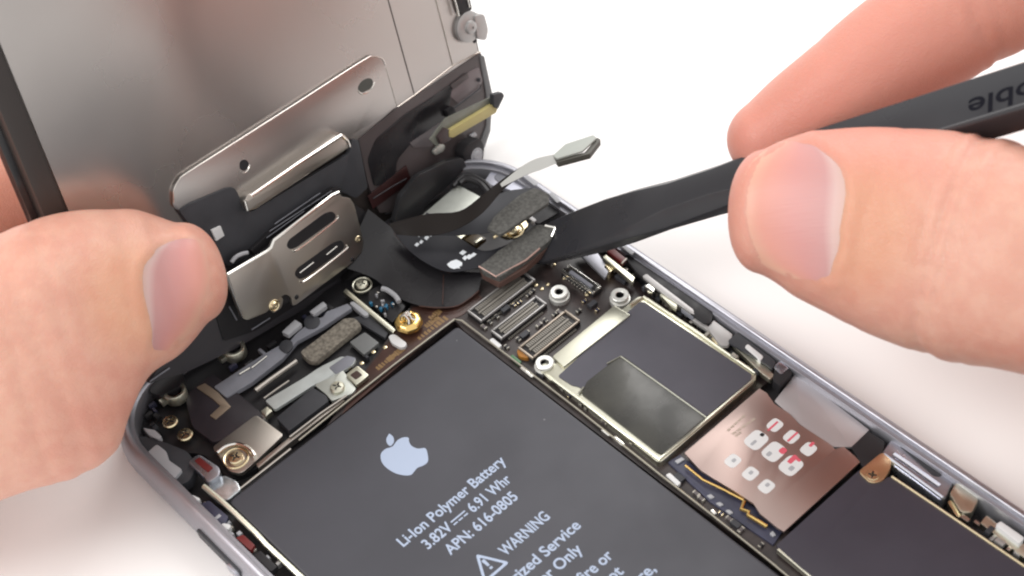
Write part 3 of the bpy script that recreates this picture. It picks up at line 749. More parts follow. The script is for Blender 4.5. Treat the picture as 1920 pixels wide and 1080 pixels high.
# component cluster between the screws
slab('component_bay', [(692, 545), (720, 530), (745, 545), (760, 575), (735, 605), (690, 565)], 3.0, 0.6, m_black, phone, 0.3)
random.seed(11)
for i in range(16):
    a, b = random.uniform(-0.9, 0.9), random.uniform(-0.9, 0.9)
    px, py = 716 + 17 * a + 9 * b, 566 + 17 * a * 0.8 - 14 * b
    m_ = random.choice((m_blue, m_blue, m_blue, m_lgrey, m_black, m_shiny))
    q = 4 if m_ is m_blue else 2.6
    slab('chip_part', [(px - q, py), (px, py - q * .8), (px + q, py), (px, py + q * .8)], 3.55 + random.random() * .25, 0.6, m_, phone, 0.05, 0.03)
bm = bmesh.new()
tube(bm, catmull([pix(*p, 3.9) for p in ((716, 541), (728, 545), (742, 556), (748, 566))], 10), 0.35)
finish('bay_rim', bm, m_lgrey, phone, smooth=True)
slab('silver_bar', [(643, 546), (649, 541), (742, 618), (736, 624)], 3.5, 1.0, m_cream, phone, 0.1)
slab('white_capsule', [(655, 568), (662, 564), (692, 584), (690, 592), (682, 592)], 3.4, 0.8, m_lgrey, phone, 0.2, 0.15)
slab('white_capsule', [(728, 631), (734, 626), (742, 627), (763, 643), (760, 650), (750, 652), (734, 643)], 3.3, 0.5, m_white, phone, 0.35, 0.1)
slab('dark_edge_strip', [(660, 596), (690, 588), (728, 624), (722, 634)], 3.0, 0.5, m_dkgrey, phone, 0.1)

# ================================================================== THE DISPLAY ASSEMBLY
disp = thing('display_assembly', 'lifted phone screen standing upright with its metal backing facing the viewer', 'phone screen', duv(33, 0, -1.5))
def drr(u0, u1, v0, v1, r, ww, n=8):
    return fillet([duv(u0, v0, ww), duv(u1, v0, ww), duv(u1, v1, ww), duv(u0, v1, ww)], r, n)
bm = bmesh.new()
prism(bm, drr(-2.3, 67.2, -0.6, 137.5, 9, -2.0), W * -1.3, 0.15)
glass = finish('front_glass', bm, m_glossblk, disp, smooth=True)
bm = bmesh.new()
prism(bm, drr(-1.4, 66.5, 0.2, 136.6, 8.4, -0.35), W * -1.64, 0.2)
finish('screen_frame', bm, mat('brown_black_plastic', (0.030, 0.024, 0.022), rough=0.4), disp, smooth=True)
bm = bmesh.new()
pts = [duv(*p, 0.0) for p in ((1.4, 130), (1.4, 5.5), (15.2, 5.5), (15.2, 13.5), (50, 13.5), (52.6, 14.6), (66.0, 15.0), (66.0, 18), (65.3, 19), (65.3, 130))]
prism(bm, pts, W * -0.35, 0.1)
plate = finish('backing_plate', bm, m_plate, disp, smooth=True)
# seams in the plate: fine grooves and folds
bm = bmesh.new()
def dstrip(a, b, wd, ww, th=0.04, mi=0):
    p, q = dpix(*a, ww), dpix(*b, ww); t = (q - p).normalized(); n_ = W.cross(t) * wd
    prism(bm, [p - n_, q - n_, q + n_, p + n_], W * -th, 0, mi)
dstrip((717, -40), (777, 177), 0.09, 0.03)
finish('plate_seam', bm, mat('seam_shadow', (0.10, 0.085, 0.08), rough=0.6), disp)
bm = bmesh.new()
tube(bm, [dpix(*p, 0.0) for p in ((807, -40), (833, 60), (849, 122))], 0.1)
tube(bm, [dpix(*p, -0.02) for p in ((745, 201), (778, 178), (849, 123), (902, 96))], 0.12)
finish('plate_fold', bm, m_steel, disp, smooth=True)
# shield plate for the front camera cables
shp = dslab('cable_shield', [(324, 388), (324, 356), (342, 330), (690, 107), (714, 107), (726, 130), (744, 200), (662, 252), (640, 282), (450, 392), (380, 420)], 0.32, 0.3, m_plate, disp, 0.5, 0.04)
bm = bmesh.new()
tube(bm, catmull([dpix(*p, 0.34) for p in ((326, 380), (326, 357), (336, 337), (350, 325), (450, 261), (560, 191), (680, 114), (700, 106), (716, 110), (722, 122))], 60), 0.085)
finish('shield_lip', bm, mat('bright_steel_edge', (0.78, 0.74, 0.70), metal=1, rough=0.25), shp, smooth=True)
bm = bmesh.new()
tube(bm, [dpix(*p, 0.32) for p in ((724, 128), (733, 160), (744, 198))], 0.05)
finish('shield_lip', bm, m_steel, shp, smooth=True)
dslab('shield_hole', [(449, 305), (455, 299), (463, 300), (467, 307), (464, 316), (457, 321), (450, 317)], 0.345, 0.05, m_black, shp, 0.25, 0)
dslab('shield_hole', [(671, 163), (678, 152), (690, 146), (698, 148), (700, 157), (694, 167), (680, 174), (672, 172)], 0.345, 0.05, mat('olive_void', (0.06, 0.062, 0.055), rough=0.5), shp, 0.4, 0)
bm = bmesh.new()
tube(bm, catmull([dpix(*p, 0.34) for p in ((452, 321), (458, 324), (465, 318), (468, 309))], 10), 0.08)
tube(bm, catmull([dpix(*p, 0.34) for p in ((671, 170), (680, 177), (695, 168), (702, 154))], 10), 0.09)
finish('hole_rim', bm, m_shiny, shp, smooth=True)
# black foam and frame pieces under the shield
dslab('black_gasket', [(336, 396), (352, 384), (428, 352), (440, 352), (448, 366), (458, 392), (470, 398), (655, 288), (660, 262), (672, 262), (690, 352), (668, 372), (640, 360), (510, 450), (470, 480), (430, 500), (390, 470), (370, 440)], 0.6, 0.6, m_dkgrey, disp, 0.4)
dslab('speaker_mesh', [(470, 470), (510, 432), (600, 372), (625, 352), (640, 352), (640, 366), (515, 450), (480, 480)], 1.2, 0.8, m_black, disp, 0.2)
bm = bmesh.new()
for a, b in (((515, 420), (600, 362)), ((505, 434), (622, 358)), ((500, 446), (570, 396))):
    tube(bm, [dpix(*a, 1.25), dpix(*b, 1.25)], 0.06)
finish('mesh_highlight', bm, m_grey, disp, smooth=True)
lc = dslab('screen_connector', [(458, 380), (464, 366), (476, 360), (632, 254), (646, 252), (654, 262), (656, 276), (480, 392), (466, 396)], 1.5, 1.3, m_steel, disp, 0.2, 0.2, label='shiny steel connector bar')
bm = bmesh.new()
tube(bm, [dpix(*p, 1.55) for p in ((470, 368), (560, 306), (640, 254))], 0.28)
tube(bm, [dpix(*p, 1.55) for p in ((640, 254), (652, 264), (656, 275))], 0.16)
tube(bm, [dpix(*p, 1.5) for p in ((459, 376), (464, 394))], 0.2)
finish('connector_ridge', bm, m_shiny, lc, smooth=True)
dslab('white_tab', [(397, 432), (414, 424), (421, 442), (406, 452)], 0.9, 0.4, m_white, disp, 0.05)
dslab('lower_frame', [(400, 470), (425, 440), (470, 470), (520, 450), (640, 365), (690, 400), (700, 450), (640, 520), (480, 620), (420, 640), (395, 560)], 0.5, 0.9, m_black, disp, 0.4)
bm = bmesh.new()
tube(bm, catmull([dpix(*p, 1.6) for p in ((434, 492), (442, 482), (454, 476), (464, 474))], 10), 0.28)
finish('lens_ring', bm, m_lgrey, disp, smooth=True)
# slotted speaker bracket
bkt_px = [(424, 517), (500, 472), (507, 466), (512, 452), (622, 368), (636, 361), (642, 370), (656, 371), (664, 382), (682, 452), (680, 470), (664, 490), (555, 572), (549, 574), (546, 558), (536, 552), (528, 556), (500, 586), (464, 601), (454, 596)]
WB = 3.0
pts = [dpix(*p, WB) for p in bkt_px]
bm = bmesh.new(); prism(bm, fillet(pts, 0.3, 3), W * -0.5, 0.12)
brk = finish('speaker_bracket', bm, m_steel, disp, smooth=True)
dslab('bracket_body', [(436, 522), (640, 372), (672, 455), (650, 490), (560, 560), (480, 590)], WB - 0.52, 2.2, m_black, disp, 0.3)
for q in ([(537, 462), (541, 450), (608, 400), (622, 396), (630, 402), (628, 412), (556, 464), (544, 468)], [(552, 515), (556, 504), (624, 455), (640, 450), (646, 458), (644, 468), (574, 520), (560, 524)]):
    dslab('bracket_slot', q, WB + 0.025, 0.05, m_black, brk, 0.5, 0)
bm = bmesh.new()
tube(bm, [dpix(*p, WB) for p in ((426, 515), (500, 471), (508, 464), (513, 451), (622, 367), (635, 361))], 0.24)
tube(bm, [dpix(*p, WB) for p in ((426, 517), (440, 556), (456, 596))], 0.13)
tube(bm, catmull([dpix(*p, WB) for p in ((548, 469), (560, 467), (628, 414), (633, 404))], 16), 0.12)
tube(bm, catmull([dpix(*p, WB) for p in ((562, 527), (576, 524), (646, 470), (650, 460))], 16), 0.12)
tube(bm, [dpix(*p, WB + .03) for p in ((562, 512), (588, 492))], 0.1); tube(bm, [dpix(*p, WB + .03) for p in ((612, 478), (632, 462))], 0.1)
finish('bracket_edge', bm, m_shiny, brk, smooth=True)
def dscrew(px, py, ww, r, m, parent, name='screw'):
    bm = bmesh.new()
    lathe(bm, [(r * 1.5, -0.4), (r * 1.5, -0.05), (r * 1.35, 0.02), (r * 1.1, -0.06), (r, 0.0), (r * 0.8, 0.18), (r * 0.3, 0.22), (0, 0.1)], 24, 0, dpix(px, py, ww), (U, V, W))
    return finish(name, bm, m, parent, smooth=True)
dslab('bracket_tab', [(503, 572), (520, 552), (532, 560), (528, 578), (512, 588)], WB - 0.2, 0.5, m_steel, brk, 0.4)
dscrew(515, 573, WB + 0.1, 0.55, m_palegold, brk)
dscrew(671, 448, WB - 0.1, 0.55, m_palegold, brk)
for c in ((556, 557), (661, 486)):
    bm = bmesh.new(); lathe(bm, [(0.35, -0.02), (0.35, 0.03), (0, 0.03)], 14, 0, dpix(*c, WB), (U, V, W)); finish('bracket_hole', bm, m_black, brk)
dslab('black_bezel', [(278, 720), (330, 640), (400, 560), (445, 540), (470, 610), (640, 520), (640, 540), (440, 655), (345, 700), (318, 706)], 0.3, 0.9, mat('bezel_glass', (0.040, 0.038, 0.043), rough=0.3), disp, 0.4)
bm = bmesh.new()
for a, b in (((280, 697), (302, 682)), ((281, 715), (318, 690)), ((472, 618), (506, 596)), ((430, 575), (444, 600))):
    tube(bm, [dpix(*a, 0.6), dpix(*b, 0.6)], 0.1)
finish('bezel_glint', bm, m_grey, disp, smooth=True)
# flex area right of the shield
dslab('cable_flex', [(690, 345), (672, 262), (744, 202), (780, 180), (902, 98), (922, 178), (918, 246), (905, 285), (868, 330), (770, 395), (712, 400)], 0.12, 0.5, m_brownflex, disp, 0.3)
dslab('flex_layer', [(702, 350), (690, 300), (705, 262), (760, 215), (800, 190), (850, 155), (835, 240), (770, 270), (745, 300), (740, 340)], 0.28, 0.15, m_flex, disp, 0.6)
dslab('flex_layer', [(768, 268), (836, 222), (820, 262), (808, 275), (776, 277)], 0.30, 0.15, mat('mauve_film', (0.12, 0.105, 0.108), rough=0.3), disp, 0.2)
dslab('flex_layer', [(840, 178), (880, 134), (898, 126), (905, 150), (900, 170), (860, 195)], 0.25, 0.12, mat('mauve_flex', (0.16, 0.135, 0.14), rough=0.32), disp, 0.2)
dslab('flex_layer', [(690, 368), (762, 310), (772, 340), (700, 392)], 0.36, 0.15, m_maroonflex, disp, 0.1)
dslab('flex_layer', [(845, 160), (876, 136), (880, 146), (850, 168)], 0.40, 0.1, m_brownflex, disp, 0.1)
dslab('side_rim', [(900, 105), (908, 104), (924, 178), (920, 246), (908, 280), (898, 275), (912, 236), (912, 178)], 0.3, 0.8, mat('rim_grey', (0.13, 0.135, 0.14), rough=0.35), disp, 0.3)
for pl, r_ in ((((845, 208), (860, 196), (900, 166), (902, 158)), 0.1), (((898, 147), (898, 153)), 0.25), (((852, 303), (858, 290), (862, 268)), 0.16), (((760, 395), (790, 352), (800, 330), (830, 300)), 0.09), (((700, 372), (735, 350), (762, 335)), 0.07)):
    bm = bmesh.new(); tube(bm, [dpix(*p, 0.45) for p in pl], r_); finish('flex_trace', bm, m_dkgrey, disp, smooth=True)
dslab('black_chip', [(838, 208), (850, 200), (856, 212), (842, 222)], 0.9, 0.6, m_black, disp, 0.1)
dslab('silver_spot', [(812, 284), (828, 268), (836, 274), (832, 284), (816, 292)], 0.7, 0.4, m_sage, disp, 0.4)
dslab('glint_pad', [(882, 254), (892, 248), (895, 254), (885, 260)], 0.5, 0.3, m_lgrey, disp, 0.1)
dslab('lower_cover', [(738, 420), (752, 368), (785, 328), (840, 302), (868, 296), (876, 312), (852, 338), (800, 384), (790, 402), (762, 424)], 2.6, 0.8, mat('slate_cover', (0.024, 0.024, 0.026), rough=0.32, noise=0.25, nscale=20), disp, 0.4)
# screw lugs on the right edge
dslab('hinge_lug', [(868, 290), (876, 272), (902, 258), (910, 276), (906, 306), (892, 322), (876, 314)], 2.6, 1.8, m_black, disp, 0.9, 0.3)
dscrew(895, 292, 2.7, 0.75, m_lgrey, disp)
bm = bmesh.new()
c = dpix(886, 52, 1.2)
lathe(bm, [(2.2, -1.6), (2.2, -0.7), (1.9, -0.5), (1.0, -0.45), (0.9, -0.1), (0.55, 0.1), (0.2, 0.1), (0.15, -0.1), (0, -0.1)], 24, 0, c, (U, V, W))
finish('round_lug', bm, m_rail, disp, smooth=True)
dslab('lug_tab', [(890, 30), (908, 26), (916, 56), (912, 76), (896, 74)], 1.0, 1.2, m_rail, disp, 0.5)
dslab('edge_slot', [(850, -20), (876, -25), (886, 18), (864, 28)], 0.5, 0.5, m_black, disp, 0.4)
bm = bmesh.new()
tube(bm, [dpix(*p, 0.6) for p in ((846, -20), (856, 12), (860, 30))], 0.14); tube(bm, [dpix(*p, 0.6) for p in ((872, -20), (880, 14))], 0.14)
finish('slot_edge', bm, m_shiny, disp, smooth=True)
dslab('small_hole', [(886, 78), (893, 73), (896, 77), (889, 82)], 0.03, 0.05, m_black, disp, 0.2, 0)

# ---------------- flexible cables from the display to the board
ribbon('display_cable', [(690, 392, 8), (735, 428, 5.5), (790, 470, 4.2), (850, 505, 3.8), (905, 512, 3.7)], [(640, 500, 5), (700, 522, 3.8), (745, 558, 3.4), (800, 576, 3.2), (855, 574, 3.2), (898, 545, 3.3)], m_flex, disp)
bm = bmesh.new()
tube(bm, [pix(*p, 3.75) for p in ((832, 508), (831, 540), (830, 570))], 0.06)
tube(bm, catmull([pix(*p, z) for *p, z in ((738, 436, 5.8), (768, 470, 5.0), (810, 498, 4.2), (845, 512, 3.9))], 14), 0.05)
tube(bm, catmull([pix(*p, 3.45) for p in ((786, 574), (820, 577), (856, 574), (880, 560), (898, 545))], 14), 0.1)
finish('cable_crease', bm, m_brownboard, disp, smooth=True)
f3 = ribbon('display_cable', [(735, 428, 7.5), (790, 432, 6.4), (850, 440, 5.6), (905, 470, 5.4), (960, 455, 5.6)], [(737, 434, 7.2), (770, 472, 5.8), (812, 500, 5.0), (850, 510, 4.9), (905, 500, 5.0)], mat('slate_flex', (0.020, 0.020, 0.025), rough=0.45, rnoise=0.06, nscale=20, spec=0.3), disp)
bvh3 = BVHTree.FromPolygons([v.co.copy() for v in f3.data.vertices], [tuple(p.vertices) for p in f3.data.polygons])
def on_f3(px, py):
    h, n_, i, d = bvh3.ray_cast(CAM * S, ray(px, py).normalized())
    return (h / S + Vector((0, 0, 0.06))) if h else pix(px, py, 5.7)
polys = []
for (x, y, wd, hh) in ((868, 474, 7, 5), (880, 482, 8, 5), (872, 484, 5, 5), (888, 478, 6, 4), (782, 459, 5, 4), (790, 454, 4, 4), (800, 446, 5, 5), (808, 441, 5, 3), (786, 442, 3, 3)):
    polys.append([on_f3(x - wd, y + 1), on_f3(x, y - hh), on_f3(x + wd, y - 1), on_f3(x, y + hh)])
em = [(838, 496), (846, 490), (856, 487), (862, 490), (867, 493), (866, 499), (861, 500), (863, 504), (858, 503), (851, 505), (843, 502)]
polys.append([on_f3(*p) for p in em])
flat('white_print', polys, Vector((0, 0, -0.02)), mat('cable_print', (0.78, 0.82, 0.86), rough=0.6), f3)
cp = slab('cable_connector', [(899, 498), (935, 470), (1000, 424), (1010, 420), (1042, 428), (1034, 448), (986, 486), (936, 520), (930, 518), (905, 508)], 6.4, 0.9, m_foam, disp, 0.3, 0.15)
slab('connector_skirt', [(899, 500), (931, 520), (986, 488), (1036, 450), (1030, 462), (985, 503), (935, 532), (903, 514)], 5.5, 0.9, mat('rust_edge', (0.10, 0.055, 0.045), rough=0.4), cp, 0.1, 0.05)
bm = bmesh.new(); tube(bm, [pix(*p, 6.3) for p in ((898, 500), (930, 519), (986, 488), (1012, 466))], 0.14); finish('connector_lip', bm, mat('rose_metal', (0.45, 0.30, 0.26), metal=0.7, rough=0.35), cp, smooth=True)
bm = bmesh.new(); tube(bm, [pix(*p, 6.45) for p in ((1022, 424), (1041, 428), (1034, 445))], 0.22); finish('connector_tip', bm, m_shiny, cp, smooth=True)
f2 = ribbon('display_cable', [(800, 398, 9.5), (850, 420, 8.2), (890, 400, 8.4), (940, 362, 8.6), (996, 352, 8.6)], [(770, 440, 8.0), (830, 442, 7.2), (900, 438, 7.4), (950, 425, 7.8), (1028, 368, 8.2)], m_dkgrey, disp)
pad2 = slab('cable_pad', [(912, 428), (928, 404), (975, 364), (1003, 351), (1029, 363), (1029, 380), (938, 440)], 9.0, 0.5, m_foam, disp, 0.4, 0.12)
bm = bmesh.new(); tube(bm, [pix(*p, 8.4) for p in ((925, 446), (975, 412), (1026, 374))], 0.22); finish('pad_edge', bm, m_palegold, pad2, smooth=True)
f1 = ribbon('camera_cable', [(728, 420, 10), (800, 402, 10.5), (862, 396, 11), (905, 366, 12.5), (945, 334, 14), (990, 306, 15.5), (1037, 292, 16.5)],
            [(745, 440, 9), (800, 443, 9.6), (852, 432, 10), (902, 402, 11.5), (948, 352, 13.2), (992, 324, 14.6), (1044, 304, 15.8)], mat('rust_black_flex', (0.010, 0.007, 0.006), rough=0.5, spec=0.2), disp)
ribbon('camera_cable_back', [(938, 345, 14.2), (975, 315, 15.3), (1005, 298, 16.1), (1038, 290, 16.8)], [(941, 351, 14.0), (990, 327, 15.0), (1015, 318, 15.5), (1044, 306, 16.2)], mat('pale_film', (0.42, 0.42, 0.40), rough=0.4), f1)
tip = slab('camera_connector', [(1037, 291), (1060, 270), (1112, 253), (1119, 258), (1092, 283), (1044, 297)], 17.2, 0.3, mat('dull_sage', (0.36, 0.38, 0.35), rough=0.5), f1, 0.15, 0.06)
slab('connector_side', [(1037, 292), (1044, 298), (1096, 286), (1120, 258), (1126, 262), (1106, 288), (1046, 304)], 16.8, 0.9, mat('olive_black', (0.07, 0.066, 0.055), rough=0.5), tip, 0.1, 0.04)
# loose digitizer connector hanging off the display flex
dslab('digitizer_flex', [(806, 262), (836, 222), (930, 178), (938, 190), (845, 240), (820, 276)], 3.2, 0.25, mat('sage_film', (0.16, 0.165, 0.14), rough=0.3, noise=0.1), disp, 0.2)
dgc = dslab('digitizer_connector', [(842, 246), (928, 194), (935, 200), (930, 212), (850, 258), (843, 257)], 3.9, 0.7, m_yellow, disp, 0.15)
dslab('connector_end', [(926, 178), (942, 173), (946, 180), (934, 205), (926, 200)], 4.2, 0.8, m_dkgrey, dgc, 0.2)
dslab('connector_end', [(822, 258), (836, 240), (848, 246), (846, 262), (828, 272)], 3.8, 0.6, mat('umber', (0.045, 0.03, 0.03), rough=0.4), dgc, 0.2)

# ================================================================== THE SPUDGER
spud = thing('spudger', 'long black nylon pry bar held in the right hand above the phone', 'pry tool', pix(1006, 462, 4.0))
A, B = pix(1006, 462, 4.0), pix(1920, 180, 42.5)
ax = (B - A).normalized()
nrm = (-FWD + Vector((0, 0, 0.35))).normalized()
nrm = (nrm - ax * nrm.dot(ax)).normalized()            # broad face looks up and at the viewer
nrm = Matrix.Rotation(math.radians(-24), 3, ax) @ nrm
sd = ax.cross(nrm).normalized()
L_ = 150.0
bm = bmesh.new()
secs = []
#      s     half width  half thick   chamfer
keys = [(0, 2.6, 0.25, 0.1), (1.5, 3.1, 0.35, 0.12), (6, 3.45, 0.65, 0.2), (12, 3.65, 1.0, 0.35), (17, 3.65, 1.5, 0.9), (23, 3.5, 1.9, 1.6), (30, 3.3, 2.1, 1.5), (37, 3.15, 2.1, 0.9), (42, 3.05, 2.1, 0.45), (60, 3.05, 2.1, 0.4), (100, 3.05, 2.1, 0.4), (138, 2.2, 1.8, 0.5), (150, 0.7, 0.6, 0.2)]
for s_, hw, ht, ch in keys:
    c = A + ax * s_
    prof8 = [(hw, ht - ch), (hw - ch, ht), (-hw + ch, ht), (-hw, ht - ch), (-hw, -ht + ch), (-hw + ch, -ht), (hw - ch, -ht), (hw, -ht + ch)]
    secs.append([bm.verts.new((c + sd * a + nrm * b) * S) for a, b in prof8])
for a, b in zip(secs, secs[1:]):
    for k in range(8): bm.faces.new((a[k], b[k], b[(k + 1) % 8], a[(k + 1) % 8]))
bm.faces.new(secs[0]); bm.faces.new(secs[-1][::-1])
bmesh.ops.bevel(bm, geom=[e for e in bm.edges], offset=0.12 * S, segments=2, profile=0.5, affect='EDGES')
shaft = finish('shaft', bm, m_nylon, spud, smooth=True)
# engraved words, upside down to the viewer
def spx(px, py, h):
    d = ray(px, py); q = A + nrm * h
    return CAM + d * (nrm.dot(q - CAM) / nrm.dot(d))
e_end = spx(1816, 187, 2.1)
s_end = (e_end - A).dot(ax); w_end = (e_end - A).dot(sd)
text_mesh('repair is noble', -(s_end + 26), -s_end, 0, 2.125, 3.5, m_nylon_ink, 'engraving', shaft, xdir=-ax, ydir=(-sd if sd.dot(DOWN) < 0 else sd), org=A + sd * 0, bold=0.015)

# ================================================================== HANDS
def skin_material(flush_glow=None, tone=1.0):
    m = bpy.data.materials.new('skin'); m.use_nodes = True
    nt = m.node_tree; N = nt.nodes; L = nt.links; p = N['Principled BSDF']
    tc = N.new('ShaderNodeTexCoord')
    n1 = N.new('ShaderNodeTexNoise'); n1.inputs['Scale'].default_value = 6; n1.inputs['Detail'].default_value = 4; n1.inputs['Roughness'].default_value = 0.55
    n2 = N.new('ShaderNodeTexNoise'); n2.inputs['Scale'].default_value = 45; n2.inputs['Detail'].default_value = 3
    L.new(tc.outputs['Object'], n1.inputs['Vector']); L.new(tc.outputs['Object'], n2.inputs['Vector'])
    r = N.new('ShaderNodeValToRGB')
    r.color_ramp.elements[0].position = 0.32; r.color_ramp.elements[0].color = (0.66, 0.30, 0.225, 1)
    r.color_ramp.elements[1].position = 0.66; r.color_ramp.elements[1].color = (0.725, 0.415, 0.315, 1)
    L.new(n1.outputs['Fac'], r.inputs['Fac'])
    mx = N.new('ShaderNodeMix'); mx.data_type = 'RGBA'; mx.inputs['Factor'].default_value = 0.30
    r2 = N.new('ShaderNodeValToRGB')
    r2.color_ramp.elements[0].position = 0.4; r2.color_ramp.elements[0].color = (0.65, 0.31, 0.235, 1)
    r2.color_ramp.elements[1].position = 0.6; r2.color_ramp.elements[1].color = (0.74, 0.44, 0.335, 1)
    L.new(n2.outputs['Fac'], r2.inputs['Fac']); L.new(r.outputs['Color'], mx.inputs['A']); L.new(r2.outputs['Color'], mx.inputs['B'])
    col = mx.outputs['Result']
    for (fp, r0, r1, amt, fc) in (flush_glow or []):       # redder skin patches: pressed blood, plus finger translucency put into the colour
        dn = N.new('ShaderNodeVectorMath'); dn.operation = 'DISTANCE'; dn.inputs[1].default_value = fp * S
        L.new(tc.outputs['Object'], dn.inputs[0])
        mr = N.new('ShaderNodeMapRange'); mr.interpolation_type = 'SMOOTHSTEP'
        mr.inputs['From Min'].default_value = r1 * S; mr.inputs['From Max'].default_value = r0 * S; mr.inputs['To Max'].default_value = amt
        L.new(dn.outputs['Value'], mr.inputs['Value'])
        m4 = N.new('ShaderNodeMix'); m4.data_type = 'RGBA'; m4.inputs['B'].default_value = (*fc, 1)
        L.new(mr.outputs['Result'], m4.inputs['Factor']); L.new(col, m4.inputs['A']); col = m4.outputs['Result']
    if tone != 1.0:
        m5 = N.new('ShaderNodeMix'); m5.data_type = 'RGBA'; m5.blend_type = 'MULTIPLY'; m5.inputs['Factor'].default_value = 1.0
        m5.inputs['B'].default_value = (tone, tone, tone, 1); L.new(col, m5.inputs['A']); col = m5.outputs['Result']
    L.new(col, p.inputs['Base Color'])
    p.inputs['Roughness'].default_value = 0.46
    p.inputs['Specular IOR Level'].default_value = 0.4
    p.inputs['Subsurface Weight'].default_value = 0.35
    p.inputs['Subsurface Radius'].default_value = (1.0, 0.35, 0.2)
    p.inputs['Subsurface Scale'].default_value = 1.6 * S
    # pores and fine lines
    v = N.new('ShaderNodeTexVoronoi'); v.inputs['Scale'].default_value = 170; v.feature = 'DISTANCE_TO_EDGE'
    n3 = N.new('ShaderNodeTexNoise'); n3.inputs['Scale'].default_value = 70; n3.inputs['Detail'].default_value = 5
    mp = N.new('ShaderNodeMapping'); mp.inputs['Scale'].default_value = (1.0, 1.0, 1.6)
    L.new(tc.outputs['Object'], mp.inputs['Vector']); L.new(mp.outputs['Vector'], v.inputs['Vector']); L.new(tc.outputs['Object'], n3.inputs['Vector'])
    ad = N.new('ShaderNodeMath'); ad.operation = 'ADD'
    cl = N.new('ShaderNodeMath'); cl.operation = 'MINIMUM'; cl.inputs[1].default_value = 0.12
    L.new(v.outputs['Distance'], cl.inputs[0]); L.new(cl.outputs[0], ad.inputs[0])
    ml = N.new('ShaderNodeMath'); ml.operation = 'MULTIPLY'; ml.inputs[1].default_value = 0.5
    L.new(n3.outputs['Fac'], ml.inputs[0]); L.new(ml.outputs[0], ad.inputs[1])
    b = N.new('ShaderNodeBump'); b.inputs['Strength'].default_value = 0.6; b.inputs['Distance'].default_value = 0.3 * S
    L.new(ad.outputs[0], b.inputs['Height']); L.new(b.outputs['Normal'], p.inputs['Normal'])
    return m
m_skin_a = skin_material([(at(1500, 190, 190), 12, 34, 0.8, (0.70, 0.275, 0.215)), (at(1700, 60, 186), 8, 30, 0.5, (0.70, 0.30, 0.225)), (at(1610, 430, 172), 3, 10, 0.45, (0.66, 0.33, 0.17))], 0.86)
m_skin_b = skin_material([(at(250, 560, 182), 3, 9, 0.4, (0.72, 0.37, 0.20)), (at(60, 330, 206), 6, 30, 0.6, (0.72, 0.30, 0.21))], 0.95)
def nail_material():
    m = bpy.data.materials.new('fingernail'); m.use_nodes = True
    nt = m.node_tree; N = nt.nodes; L = nt.links; p = N['Principled BSDF']
    uv = N.new('ShaderNodeUVMap'); uv.uv_map = 'nail'
    sx = N.new('ShaderNodeSeparateXYZ'); L.new(uv.outputs['UV'], sx.inputs['Vector'])
    # half-moon: distance from the root bends with the width of the nail
    m1 = N.new('ShaderNodeMath'); m1.operation = 'SUBTRACT'; m1.inputs[1].default_value = 0.5
    L.new(sx.outputs['Y'], m1.inputs[0])
    m2 = N.new('ShaderNodeMath'); m2.operation = 'POWER'; m2.inputs[1].default_value = 2
    L.new(m1.outputs[0], m2.inputs[0])
    m3 = N.new('ShaderNodeMath'); m3.operation = 'MULTIPLY_ADD'; m3.inputs[1].default_value = 0.45
    L.new(m2.outputs[0], m3.inputs[0]); L.new(sx.outputs['X'], m3.inputs[2])
    r = N.new('ShaderNodeValToRGB')
    e = r.color_ramp.elements
    e[0].position = 0.0; e[0].color = (0.55, 0.36, 0.30, 1)
    e[1].position = 0.95; e[1].color = (0.64, 0.35, 0.26, 1)
    for pos, c in ((0.12, (0.56, 0.38, 0.355, 1)), (0.22, (0.50, 0.265, 0.255, 1)), (0.5, (0.55, 0.265, 0.245, 1)), (0.8, (0.62, 0.29, 0.235, 1))):
        k = e.new(pos); k.color = c
    L.new(m3.outputs[0], r.inputs['Fac'])
    L.new(r.outputs['Color'], p.inputs['Base Color'])
    p.inputs['Roughness'].default_value = 0.40
    p.inputs['Specular IOR Level'].default_value = 0.35
    p.inputs['Subsurface Weight'].default_value = 0.25
    p.inputs['Subsurface Radius'].default_value = (1.0, 0.4, 0.3); p.inputs['Subsurface Scale'].default_value = 1.0 * S
    wv = N.new('ShaderNodeTexNoise'); wv.inputs['Scale'].default_value = 6
    mp = N.new('ShaderNodeMapping'); mp.inputs['Scale'].default_value = (0.6, 9, 1)
    L.new(uv.outputs['UV'], mp.inputs['Vector']); L.new(mp.outputs['Vector'], wv.inputs['Vector'])
    b = N.new('ShaderNodeBump'); b.inputs['Strength'].default_value = 0.15; b.inputs['Distance'].default_value = 0.2 * S
    L.new(wv.outputs['Fac'], b.inputs['Height']); L.new(b.outputs['Normal'], p.inputs['Normal'])
    return m
m_nail = nail_material()

